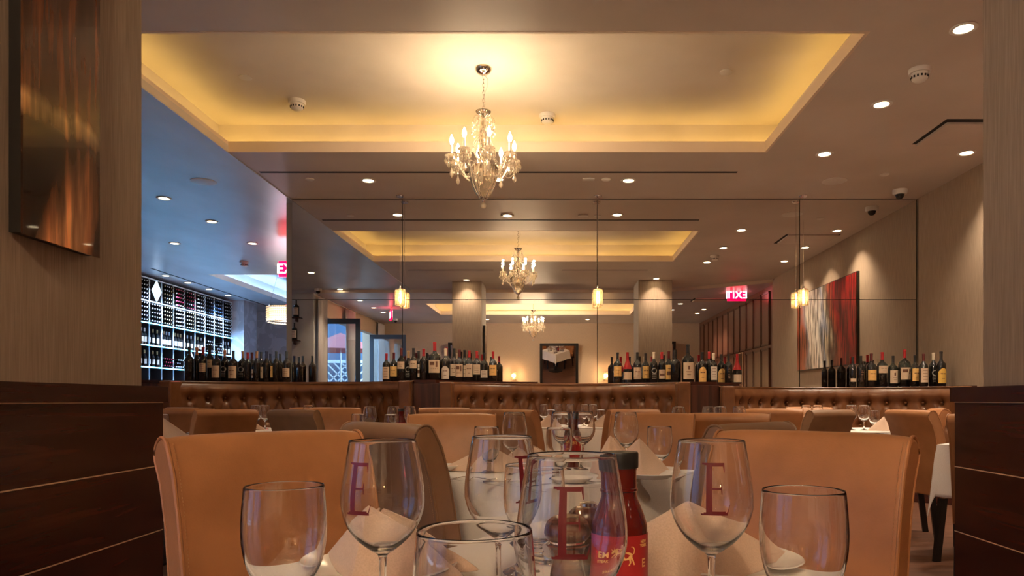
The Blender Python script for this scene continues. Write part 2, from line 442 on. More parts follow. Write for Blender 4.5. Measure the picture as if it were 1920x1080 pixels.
def downlight(x, y, label, e=1):
    if spot_used[0] == 0: o = SPOT; spot_used[0] = 1
    else: o = dup(SPOT, (0,0,0), 0)
    for ch in [c for c in o.children if c.type == 'LIGHT']: bpy.data.objects.remove(ch)
    o.location = (x, y, ceil_z(x, y)); o['label'] = label; o['group'] = 'recessed ceiling downlights'
    ld = SPOTDATA
    if e != 1:
        ld = SPOTDATA.copy(); ld.energy = SPOT_W*abs(e)
        if e < 0: ld.color = (.42,.64,1)
    SPOTS.append((ld, (x, y, ceil_z(x, y)-.015)))
    return o
SPOTS = []
for i, (x, y, lab, e) in enumerate([
    (2.48,4.32,'recessed downlight nearest the wide pillar on the painting side',1),
    (2.49,5.43,'recessed downlight beside the tray corner and smoke detector',1),
    (2.47,6.53,'recessed downlight between the tray and the round speaker',1),
    (3.76,6.50,'recessed downlight beside the square ceiling hatch',1),
    (3.70,5.45,'recessed downlight seen in the mirror near the painting wall',1),
    (3.73,4.40,'recessed downlight over the painting seen in the mirror',1),
    (-1.94,7.32,'recessed downlight behind the black slot toward the wine rack',1),
    (-.60,7.28,'recessed downlight behind the black slot above the middle booth',1),
    (.745,7.32,'recessed downlight behind the black slot beside the small vent',1),
    (-4.39,7.94,'recessed downlight closest to the round side speaker',.8),
    (-4.36,8.98,'second recessed downlight in the row leading to the exit sign',.8),
    (-4.38,10.23,'recessed downlight just before the exit sign',.8),
    (-5.5,10.23,'recessed downlight between the exit sign row and the wine rack',.8),
    (-4.35,3.41,'recessed downlight in the mirror above the bottle shelf wall',.8),
    (-4.42,1.50,'recessed downlight in the mirror just before the curtain',.8),
    (-4.36,.25,'recessed downlight in the mirror over the first door leaf',.8),
    (-4.38,-1.0,'recessed downlight in the mirror over the gathered curtain',.8),
    (-4.37,-1.9,'recessed downlight in the mirror beside the sideways exit sign',.8),
    (2.85,-.3,'recessed downlight in the mirror behind the shining pillar',1),
    (2.84,-1.4,'deeper recessed downlight in the mirror behind the shining pillar',1),
    (3.6,-1.3,'recessed downlight in the mirror close to the wood cabinets',1),
    (3.6,-2.1,'deepest recessed downlight in the mirror by the wood cabinets',1),
    (-1.9,-3.5,'recessed downlight in the mirror before the rear wall, pillar side',1.3),
    (-1.70,2.60,'recessed downlight grazing the pillar face on the rack side, seen mirrored',.5),
    (1.87,2.74,'recessed downlight shining on the pillar face on the painting side, seen mirrored',.6),
    (.86,-3.5,'recessed downlight in the mirror above the framed mirror',1.3),
    ]): downlight(x, y, lab, e)
for i, y in enumerate((12.9, 13.67, 14.5, 15.35)):
    downlight(-7.1, y, ['first','second','third','last'][i]+' small downlight above the wine rack, counted from the near end', -5)
for k, (ld, p) in enumerate(SPOTS):
    lo = bpy.data.objects.new('spot_bulb', ld); C.objects.link(lo); lo.location = p
def disc(name, label, cat, x, y, z, r, h, m='white_plastic', prof=None):
    bm = newbm(); lathe(bm, prof or [(0,-h),(r*.85,-h),(r,-h*.6),(r,0),(0,0)], 32)
    o = obj(name, bm, m, loc=(x,y,z)); return tag(o, label, cat)
def detector(x, y, z, label):
    t = thing('smoke_detector', label, 'smoke detector', (x, y, z), 0, 'ceiling smoke detectors')
    bm = newbm(); lathe(bm, [(0,-.03),(.068,-.03),(.072,-.02),(.072,0),(0,0)], 28); obj('base', bm, 'white_plastic', t)
    bm = newbm(); lathe(bm, [(0,-.085),(.035,-.082),(.052,-.068),(.056,-.03),(0,-.03)], 28); obj('sensor_head', bm, 'white_plastic', t)
    bm = newbm()
    for k in range(14):
        M = Matrix.Rotation(2*pi*k/14, 4, 'Z'); box(bm, .048, .057, -.005, .005, -.064, -.05, M)
    obj('sensor_slots', bm, 'gap_dark', t, False)
detector(2.49, 4.86, H, 'round white smoke detector on the flat ceiling beside a downlight')
detector(-2.23, 6.1, HT, 'round white smoke detector inside the tray toward the wine rack')
detector(-.08, 6.4, HT, 'round white smoke detector inside the tray behind the chandelier')
detector(-5.1, 11.6, H-.008, 'round smoke detector on the ceiling beyond the mirror edge')
disc('sprinkler_cover','small flat round sprinkler cover in the tray, wine rack end','sprinkler cover',-2.48,5.66,HT,.05,.008)
disc('sprinkler_cover','small flat round sprinkler cover in the tray, painting end','sprinkler cover',1.33,5.56,HT,.05,.012)
disc('sprinkler_cover','small round cover behind the black slot toward the wine rack','sprinkler cover',-2.53,7.28,H,.045,.01)
disc('sprinkler_cover','small round cover behind the slot between vent and downlight','sprinkler cover',.51,7.28,H,.045,.014)
disc('sprinkler_cover','small round cover near the dome camera','sprinkler cover',3.30,7.13,H,.045,.008)
disc('ceiling_speaker','large round flush ceiling speaker on the blue lit side ceiling','speaker',-3.65,7.34,H-.008,.125,.008)
disc('ceiling_speaker','large round flush ceiling speaker before the dome camera','speaker',2.88,7.34,H,.125,.008)
disc('ceiling_speaker','round flush ceiling speaker near the exit sign','speaker',-4.6,11.9,H-.008,.12,.008)
bm = newbm(); box(bm,.27,.39,7.25,7.31,H-.01,H); tag(obj('air_vent', bm, 'white_plastic', smooth=False),'tiny rectangular vent plate behind the black ceiling slot','vent')
def slot(x0, x1, y, z, label):
    bm = newbm(); box(bm, x0, x1, y-.02, y+.02, z-.0025, z+.002)
    tag(obj('ceiling_slot', bm, 'gap_dark', smooth=False), label, 'air slot')
slot(-2.95, 1.80, 7.06, H, 'long thin black air slot across the ceiling before the mirror')
slot(-2.6, -1.1, 3.6, H, 'short black air slot near the pillar, wine rack side')
slot(.1, 1.6, 3.6, H, 'short black air slot near the pillar, painting side')
bm = newbm(); box(bm, -6.98, -6.94, 12.2, 17.2, H-.011, H-.006); tag(obj('ceiling_slot', bm, 'gap_dark', smooth=False), 'long black air slot parallel to the wine rack', 'air slot')
def hatch(x0, x1, y0, y1, z, label):
    t = thing('ceiling_hatch', label, 'hatch', ((x0+x1)/2, (y0+y1)/2, z))
    dx, dy = (x1-x0)/2, (y1-y0)/2
    bm = newbm(); box(bm, -dx, dx, -dy, dy, -.003, 0); obj('shadow_gap', bm, 'gap_dark', t, False)
    bm = newbm(); box(bm, -dx+.035, dx-.03, -dy+.06, dy, -.02, -.003); obj('cover_plate', bm, 'ceiling_paint', t, False)
hatch(3.15, 3.90, 5.72, 6.28, H, 'square ceiling access hatch with a dark shadow gap')
hatch(3.0, 3.7, .1, .6, HR, 'square rear ceiling hatch lit red by the exit sign')
def dome(x, y, z, label):
    t = thing('dome_camera', label, 'security camera', (x, y, z))
    bm = newbm(); lathe(bm, [(0,-.05),(.066,-.05),(.074,-.035),(.076,0),(0,0)], 28); obj('housing', bm, 'white_plastic', t)
    bm = newbm(); lathe(bm, [(0,-.098),(.02,-.095),(.038,-.082),(.047,-.05),(0,-.05)], 24); obj('dark_dome', bm, 'smoked_dome', t)
dome(3.71, 7.66, H, 'white dome security camera with dark bubble above the painting wall')
dome(-4.85, 1.55, H-.008, 'white dome security camera above the curtain seen in the mirror')
dome(-4.4, -3.4, HR, 'white dome security camera by the far door leaf in the mirror')
def exit_sign(x, y, z, rz, label):
    t = thing('exit_sign', label, 'exit sign', (x, y, z), rz, 'lit red exit signs')
    bm = newbm(); box(bm, -.19, .19, -.018, .018, -.115, .115); bev(obj('housing', bm, 'exit_face', t, False), .006)
    for s in (1, -1):
        o = link('lettering', text_mesh('lettering', 'EXIT', .205, 'exit_letter', .002, .004, 1.05), t)
        o.location = (0, -.0205*s, -.003); o.rotation_euler = (pi/2, 0, 0 if s > 0 else pi)
    bm = newbm(); dz = ceil_z(x,y)-z; tube(bm, [(0,0,.115),(0,0,dz)], .008); box(bm,-.06,.06,-.02,.02,dz-.014,dz); obj('ceiling_mount', bm, 'white_plastic', t)
exit_sign(-3.915, 10.5, 2.93, 0, 'red exit sign hanging past the mirror edge toward the wine rack')
exit_sign(3.685, 1.5, 3.13, 0, 'red exit sign by the wood cabinets, reversed in the mirror')
exit_sign(-3.96, -1.0, 3.02, radians(72), 'red exit sign seen almost sideways in the mirror')

# ------------------------------------------------------------------ chandeliers
def chandelier(loc, label):
    # root at the ceiling canopy; overall drop 1.09 m, width about 0.64 m
    t = thing('chandelier', label, 'chandelier', loc, 0, 'crystal chandeliers')
    bm = newbm(); lathe(bm, [(0,-.055),(.012,-.05),(.045,-.04),(.062,-.022),(.067,0),(0,0)], 28); obj('canopy', bm, 'chrome', t)
    bm = newbm(); z = -.055; k = 0
    while z > -.335:
        M = Matrix.Translation((0,0,z-.018)) @ Matrix.Rotation(pi/2*(k%2), 4, 'Z')
        pts = [M @ Vector((.008*cos(a), 0, .019*sin(a))) for a in [2*pi*i/12 for i in range(13)]]
        tube(bm, pts, .0022, 6, False); z -= .030; k += 1
    obj('chain', bm, 'chrome', t)
    bm = newbm(); tube(bm, [(.0,.0,-.05),(.03,0,-.08),(.035,.0,-.13),(.008,0,-.2),(.012,0,-.28),(.0,0,-.36)], .0018, 5); obj('power_wire', bm, 'chrome', t)
    bm = newbm(); lathe(bm, [(0,-.385),(.012,-.38),(.03,-.368),(.058,-.345),(.060,-.338),(.045,-.345),(.02,-.355),(0,-.36)], 28); obj('top_dish', bm, 'bowl_glass', t)
    bm = newbm(); lathe(bm, [(0,-.70),(.03,-.695),(.048,-.66),(.020,-.62),(.036,-.56),(.030,-.49),(.014,-.45),(.024,-.42),(.012,-.385),(0,-.385)], 28,
        wob=lambda a, z: 1+.10*cos(9*a)); obj('stem', bm, 'bowl_glass', t)
    bm = newbm(); tube(bm, [(0,0,-.36),(0,0,-.76)], .005, 8); obj('core_rod', bm, 'chrome', t)
    # fluted bowl
    bm = newbm(); fl = lambda a, z: 1+.035*cos(16*a)
    lathe(bm, [(.0,-1.012),(.025,-1.0),(.060,-.955),(.085,-.90),(.100,-.83),(.106,-.775),(.110,-.77),(.113,-.775),(.107,-.835),(.091,-.905),(.066,-.963),(.03,-1.01),(0,-1.02)], 96, wob=fl)
    obj('bowl', bm, 'bowl_glass', t)
    bm = newbm(); ball(bm, (0,0,-1.03), .012); lathe(bm, [(0,-1.02),(.03,-1.012),(.035,-1.002),(0,-1.0)], 16); obj('bowl_finial', bm, 'chrome', t)
    bm = newbm(); ball(bm, (0,0,-1.066), .022, 10, 7, 1.1); obj('crystal_ball', bm, 'crystal', t)
    # top crown of drops
    bm = newbm()
    def drop(bm, p, s=1):
        x, y, z = p
        M = Matrix.Translation((x,y,z))
        lathe(bm, [(0,0),(.004*s,-.008*s),(.011*s,-.030*s),(.009*s,-.040*s),(0,-.050*s)], 6, M)
        ball(bm, (x,y,z+.007*s), .0065*s, 6, 4)
    drop(bm, (0,0,0), .9); cd = mesh('crown_drop', bm, 'crystal')
    for i in range(10):
        a = 2*pi*i/10
        for r, z in ((.062,-.40),(.085,-.43),(.088,-.48)): link('crown_drop', cd, t, (r*cos(a), r*sin(a), z))
    bm = newbm()
    for i in range(10):
        a = 2*pi*i/10
        tube(bm, [(.02*cos(a),.02*sin(a),-.385),(.05*cos(a),.05*sin(a),-.365),(.08*cos(a),.08*sin(a),-.39),(.09*cos(a),.09*sin(a),-.42)], .002, 5)
    obj('crown_wires', bm, 'chrome', t)
    # scroll loops at the stem
    bm = newbm()
    for i in range(8):
        a = 2*pi*(i+.5)/8
        tube(bm, [((.03+.055*sin(pi*u))*cos(a), (.03+.055*sin(pi*u))*sin(a), -.52-.2*u) for u in [j/10 for j in range(11)]], .0045, 6)
    obj('scrolls', bm, 'crystal', t)
    R = .245; arm0 = None
    bma = newbm()
    tube(bma, [(.03+ (R-.03)*u, 0, -.74 -.13*sin(pi*min(1,u*1.15)) + .03*u) for u in [j/18 for j in range(19)]], .0065, 8)
    am = mesh('arm', bma, 'crystal')
    bmb = newbm(); lathe(bmb, [(0,-.722),(.012,-.72),(.030,-.712),(.048,-.700),(.050,-.695),(.030,-.704),(.010,-.712),(0,-.712)], 24); dish = mesh('candle_dish', bmb, 'crystal')
    bmc = newbm(); lathe(bmc, [(0,-.712),(.013,-.71),(.014,-.70),(.0095,-.695),(.0095,-.615),(0,-.613)], 14); candle = mesh('candle_sleeve', bmc, 'porcelain')
    bmd = newbm(); lathe(bmd, [(0,-.613),(.009,-.610),(.0165,-.588),(.0140,-.566),(.006,-.546),(0,-.534)], 12); bulb = mesh('bulb', bmd, 'bulb_glow')
    bme = newbm()
    for k in range(7):
        a = 2*pi*k/7; drop(bme, (.047*cos(a), .047*sin(a), -.712), 1.0)
        drop(bme, (.030*cos(a), .030*sin(a), -.745), .8)
    drop(bme, (0,0,-.79), 1.5)
    drops = mesh('crystal_drops', bme, 'crystal', True, 20)
    bmf = newbm(); al = 2*pi/8
    def swag(bm, p, q, sag, n, r=.0048):
        for i in range(n+1):
            u = i/n; v = Vector(p).lerp(Vector(q), u); v.z -= sag*4*u*(1-u); ball(bm, v, r, 6, 4)
    swag(bmf, (.03,0,-.05), (R*cos(al)-R, R*sin(al), -.05), .085, 24)
    swag(bmf, (0,0,-.04), (-R+.1, 0, -.06), .09, 20)
    for v in bmf.verts: v.co += Vector((0,0,-.665))
    beads = mesh('bead_swag', bmf, 'crystal', True, 20)
    for i in range(8):
        a = 2*pi*(i+.35)/8
        arm = link('arm', am, t, (0,0,0), a)
        zoff = -.03 if i % 2 else 0
        for nm, me in (('candle_dish',dish),('candle_sleeve',candle),('bulb',bulb),('crystal_drops',drops),('bead_swag',beads)):
            link(nm, me, arm, (R, 0, -.005))
    return t
ch = chandelier((-.565, 5.5, HT), 'crystal candle chandelier hanging in the front ceiling tray')
dup(ch, (-.56, -1.25, HR+.31), .3, 'crystal candle chandelier in the rear tray, seen in the mirror')
for (x, y, z, r0, w) in ((-.565,5.5,HT,0,CHAND_W[0]), (-.56,-1.25,HR+.31,.3,CHAND_W[1])):
    CB = bpy.data.lights.new('candle_bulb_light','POINT'); CB.energy = w/8; CB.color = (1,.76,.50); CB.shadow_soft_size = .014
    for i in range(8):
        a = 2*pi*(i+.35)/8 + r0; lo = bpy.data.objects.new('candle_bulb_light', CB); C.objects.link(lo)
        lo.location = (x+.245*cos(a), y+.245*sin(a), z-.535)

# pendants hung just before the mirror joints
def pendant(x, label):
    Y = 7.88; t = thing('pendant_lamp', label, 'pendant lamp', (x, Y, H), 0, 'crystal pendants at the mirror joints')
    bm = newbm(); lathe(bm, [(0,-.012),(.04,-.012),(.045,0),(0,0)], 20); obj('ceiling_rose', bm, 'chrome', t)
    bm = newbm(); tube(bm, [(0,0,-.01),(0,0,-1.02)], .0022, 6); obj('cord', bm, 'chrome', t)
    bm = newbm(); lathe(bm, [(0,-1.0),(.012,-1.0),(.014,-1.03),(.05,-1.035),(.05,-1.04),(0,-1.04)], 16); obj('holder', bm, 'chrome', t)
    bm = newbm()
    for i in range(10):
        a = 2*pi*i/10
        for k in range(4):
            M = Matrix.Translation((.046*cos(a), .046*sin(a), -1.07-.042*k)) @ Matrix.Rotation(a, 4, 'Z')
            box(bm, -.009, .009, -.0135, .0135, -.0195, .0195, M)
    obj('crystal_shade', bm, 'crystal', t, False)
    bm = newbm(); lathe(bm, [(0,-1.20),(.012,-1.19),(.017,-1.14),(.010,-1.06),(0,-1.05)], 12); obj('bulb', bm, 'pendant_glow', t)
pendant(seams[1], 'crystal pendant lamp at the mirror joint nearest the wine rack')
pendant(seams[2], 'crystal pendant lamp at the mirror joint over the middle booth')
pendant(seams[3], 'crystal pendant lamp at the mirror joint nearest the painting')

def drum_lamp():
    t = thing('drum_lamp', 'glowing crystal drum lamp hanging beyond the mirror edge before the patterned wall', 'pendant lamp', (-5.02, 13.2, HT))
    bm = newbm()
    for s in (-1,1): tube(bm, [(.1*s,0,0),(.33*s,0,-.86)], .003, 6)
    lathe(bm, [(0,-.02),(.12,-.02),(.12,0),(0,0)], 20); obj('hanging_wires', bm, 'chrome', t)
    bm = newbm(); lathe(bm, [(.30,-.88),(.30,-1.10),(.0,-1.10),(0,-.88),(.30,-.88)], 28); obj('inner_diffuser', bm, 'drum_glow', t)
    bm = newbm()
    for i in range(56):
        a = 2*pi*i/56
        for k in range(7): ball(bm, (.34*cos(a), .34*sin(a), -.875-.042*k), .0165, 6, 4)
    obj('crystal_strands', bm, 'crystal', t)
    bm = newbm()
    for z in (-.85,-1.135): lathe(bm, [(.33,z),(.355,z),(.355,z-.012),(.33,z-.012),(.33,z)], 40)
    obj('metal_hoops', bm, 'chrome', t)
drum_lamp()
dl = bpy.data.lights.new('drum_lamp_bulb','POINT'); dl.energy = 22; dl.color = (.85,.82,1); dl.shadow_soft_size = .2
do = bpy.data.objects.new('drum_lamp_bulb', dl); C.objects.link(do); do.location = (-5.02, 13.2, HT-1.35)

# ------------------------------------------------------------------ pictures
def painting_right():
    m = bpy.data.materials.new('abstract_streaks'); m.use_nodes = True; MATS['abstract_streaks'] = m
    b = m.node_tree.nodes['Principled BSDF']; b.inputs['Roughness'].default_value = .35
    tc = N(m,'ShaderNodeTexCoord'); sp = N(m,'ShaderNodeSeparateXYZ'); L(m, tc.outputs['Object'], sp.inputs[0])
    n = N(m,'ShaderNodeTexNoise'); n.inputs['Scale'].default_value = 1.6; n.inputs['Detail'].default_value = 3
    L(m, tc.outputs['Object'], n.inputs['Vector'])
    mu = N(m,'ShaderNodeMath', operation='MULTIPLY_ADD'); mu.inputs[1].default_value = .34; mu.inputs[2].default_value = -.17
    L(m, n.outputs['Fac'], mu.inputs[0])
    y = N(m,'ShaderNodeMath', operation='MULTIPLY_ADD'); y.inputs[1].default_value = 1/2.32; y.inputs[2].default_value = .5
    L(m, sp.outputs['Y'], y.inputs[0])
    z = N(m,'ShaderNodeMath', operation='MULTIPLY_ADD'); z.inputs[1].default_value = .12; z.inputs[2].default_value = 0
    L(m, sp.outputs['Z'], z.inputs[0])
    a = N(m,'ShaderNodeMath', operation='ADD'); L(m, y.outputs[0], a.inputs[0]); L(m, mu.outputs[0], a.inputs[1])
    a2 = N(m,'ShaderNodeMath', operation='ADD'); L(m, a.outputs[0], a2.inputs[0]); L(m, z.outputs[0], a2.inputs[1])
    r = ramp(m, [(0,(.32,.05,.02)),(.10,(.42,.10,.05)),(.17,(.30,.30,.34)),(.21,(.75,.66,.56)),(.44,(.78,.74,.68)),(.50,(.28,.33,.45)),(.56,(.50,.42,.30)),(.61,(.09,.04,.03)),(.67,(.30,.06,.03)),(.73,(.26,.008,.010)),(.80,(.08,.006,.006)),(.88,(.22,.008,.008)),(1,(.34,.015,.015))])
    L(m, a2.outputs[0], r.inputs[0])
    mp = N(m,'ShaderNodeMapping'); mp.inputs['Scale'].default_value = (1, 15, 1.6); L(m, tc.outputs['Object'], mp.inputs['Vector'])
    n2 = N(m,'ShaderNodeTexNoise'); n2.inputs['Scale'].default_value = 1.5; n2.inputs['Detail'].default_value = 6; L(m, mp.outputs[0], n2.inputs['Vector'])
    r2 = ramp(m, [(.42,(.03,.02,.02)),(.56,(1,1,1))]); L(m, n2.outputs['Fac'], r2.inputs[0])
    mx = N(m,'ShaderNodeMix', data_type='RGBA', blend_type='MULTIPLY'); mx.inputs[0].default_value = .85
    L(m, r.outputs[0], mx.inputs[6]); L(m, r2.outputs[0], mx.inputs[7]); L(m, mx.outputs[2], b.inputs['Base Color'])
    t = thing('painting', 'large abstract painting in white, blue and red streaks, seen in the mirror', 'painting', (4.05, 5.30, 2.10))
    bm = newbm(); box(bm, -.02, 0, -1.16, 1.16, -.615, .615); obj('canvas', bm, 'abstract_streaks', t, False)
    bm = newbm(); box(bm, -.012, .024, -1.172, 1.172, -.627, .627); obj('frame', bm, 'black_lacquer', t, False)
painting_right()
def painting_left():
    m = bpy.data.materials.new('copper_abstract'); m.use_nodes = True; MATS['copper_abstract'] = m
    b = m.node_tree.nodes['Principled BSDF']; b.inputs['Roughness'].default_value = .16; b.inputs['Metallic'].default_value = .35; b.inputs['Coat Weight'].default_value = .5
    tc = N(m,'ShaderNodeTexCoord'); sp = N(m,'ShaderNodeSeparateXYZ'); L(m, tc.outputs['Object'], sp.inputs[0])
    mp = N(m,'ShaderNodeMapping'); mp.inputs['Scale'].default_value = (1, 7, 1.6); L(m, tc.outputs['Object'], mp.inputs['Vector'])
    n = N(m,'ShaderNodeTexNoise'); n.inputs['Scale'].default_value = 1.6; n.inputs['Detail'].default_value = 5; L(m, mp.outputs[0], n.inputs['Vector'])
    def ma(op, a, b, c=None):
        q = N(m,'ShaderNodeMath', operation=op)
        for k, v in enumerate((a, b, c)):
            if v is None: continue
            if isinstance(v, (int, float)): q.inputs[k].default_value = v
            else: L(m, v, q.inputs[k])
        return q.outputs[0]
    y, z = sp.outputs['Y'], sp.outputs['Z']
    # upper copper haze, pale arc across the middle, dark field below
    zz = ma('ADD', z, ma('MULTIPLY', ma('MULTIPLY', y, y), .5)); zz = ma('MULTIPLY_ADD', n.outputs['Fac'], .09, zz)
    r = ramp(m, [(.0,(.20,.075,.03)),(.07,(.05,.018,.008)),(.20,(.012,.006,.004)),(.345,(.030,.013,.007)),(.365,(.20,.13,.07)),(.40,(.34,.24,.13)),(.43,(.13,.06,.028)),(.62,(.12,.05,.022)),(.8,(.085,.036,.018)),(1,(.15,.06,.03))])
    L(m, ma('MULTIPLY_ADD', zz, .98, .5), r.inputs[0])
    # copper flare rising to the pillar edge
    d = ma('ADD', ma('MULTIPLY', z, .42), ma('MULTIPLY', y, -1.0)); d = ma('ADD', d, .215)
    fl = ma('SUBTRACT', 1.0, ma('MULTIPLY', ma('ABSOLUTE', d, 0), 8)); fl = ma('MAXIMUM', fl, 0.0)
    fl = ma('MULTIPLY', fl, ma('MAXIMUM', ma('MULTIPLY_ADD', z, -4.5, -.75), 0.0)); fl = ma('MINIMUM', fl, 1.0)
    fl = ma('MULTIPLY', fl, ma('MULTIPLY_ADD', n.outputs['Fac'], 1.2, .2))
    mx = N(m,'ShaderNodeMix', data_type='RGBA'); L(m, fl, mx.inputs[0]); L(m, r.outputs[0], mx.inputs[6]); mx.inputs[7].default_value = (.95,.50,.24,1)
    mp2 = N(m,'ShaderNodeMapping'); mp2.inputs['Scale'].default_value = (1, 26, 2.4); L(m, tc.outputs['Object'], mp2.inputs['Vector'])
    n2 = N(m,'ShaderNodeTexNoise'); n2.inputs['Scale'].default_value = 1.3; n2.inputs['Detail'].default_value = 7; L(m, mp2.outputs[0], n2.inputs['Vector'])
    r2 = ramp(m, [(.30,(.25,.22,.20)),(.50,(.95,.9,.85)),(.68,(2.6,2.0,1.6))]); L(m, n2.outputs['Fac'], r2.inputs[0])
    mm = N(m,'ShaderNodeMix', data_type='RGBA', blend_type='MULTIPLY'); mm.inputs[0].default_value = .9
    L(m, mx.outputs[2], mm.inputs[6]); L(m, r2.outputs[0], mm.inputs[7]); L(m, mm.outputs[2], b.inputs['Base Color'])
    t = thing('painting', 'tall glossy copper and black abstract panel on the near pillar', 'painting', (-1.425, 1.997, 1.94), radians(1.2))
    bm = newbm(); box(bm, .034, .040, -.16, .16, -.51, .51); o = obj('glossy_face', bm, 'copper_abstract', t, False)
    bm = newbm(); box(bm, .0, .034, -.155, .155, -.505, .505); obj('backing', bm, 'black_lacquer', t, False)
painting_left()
def framed_mirror(x, w, z0, z1, tilt, label):
    t = thing('framed_mirror', label, 'mirror', (x, -4.47, z0), 0, 'dark framed mirrors on the rear wall')
    h = z1-z0; t.rotation_euler = (-tilt, 0, 0); f = .075
    bm = newbm()
    for a in [(-w/2,-w/2+f,0,h),(w/2-f,w/2,0,h),(-w/2,w/2,0,f),(-w/2,w/2,h-f,h)]: box(bm, a[0], a[1], 0, .045, a[2], a[3])
    bev(obj('frame', bm, 'black_lacquer', t, False), .008)
    bm = newbm(); box(bm, -w/2+f, w/2-f, .008, .018, f, h-f); obj('mirror_glass', bm, 'mirror_silver', t, False)
framed_mirror(.08, 1.10, 1.25, 2.63, radians(11), 'dark framed tilted mirror on the rear wall between two sconces')
framed_mirror(-2.53, 1.10, 1.25, 2.65, radians(11), 'dark framed mirror peeking out behind the pillar nearest the doors')
framed_mirror(2.82, 1.16, 1.25, 2.68, radians(11), 'dark framed mirror half hidden behind the shining pillar')
def sconce(x, label):
    t = thing('wall_sconce', label, 'wall lamp', (x, -4.5, 1.68), 0, 'glowing sconces on the rear wall')
    bm = newbm(); box(bm, -.05, .05, 0, .015, -.12, .12); bev(obj('back_plate', bm, 'chrome', t, False), .004)
    bm = newbm(); lathe(bm, [(0,-.07),(.025,-.07),(.025,.07),(0,.07)], 12, Matrix.Translation((0,.06,0))); obj('lamp_tube', bm, 'sconce_glow', t)
    bm = newbm()
    for i in range(6):
        a = pi*i/5
        M = Matrix.Translation((.06*cos(a), .05+.055*sin(a), 0)) @ Matrix.Rotation(a+pi/2, 4, 'Z')
        for k in range(4): box(bm, -.012, .012, -.006, .006, -.11+.055*k, -.06+.055*k, M)
    obj('crystal_shade', bm, 'crystal', t, False)
    l = bpy.data.lights.new('sconce_light','POINT'); l.energy = 9; l.color = (1,.6,.25); l.shadow_soft_size = .05
    lo = bpy.data.objects.new('sconce_light', l); C.objects.link(lo); lo.location = (x, -4.33, 1.68)
sconce(-1.22, 'glowing wall sconce between the pillar and the framed mirror')
sconce(1.42, 'glowing wall sconce at the painting side of the framed mirror')
def cabinet_mirror():
    t = thing('wall_mirror_strip', 'narrow upright mirror on the wood cabinet doors', 'mirror', (4.10, .25, 1.2))
    bm = newbm(); box(bm, -.012, 0, -.16, .16, 0, .82); obj('mirror_glass', bm, 'mirror_silver', t, False)
    bm = newbm(); box(bm, -.006, .006, -.18, .18, -.02, .84); obj('frame', bm, 'gold_inlay', t, False)
cabinet_mirror()

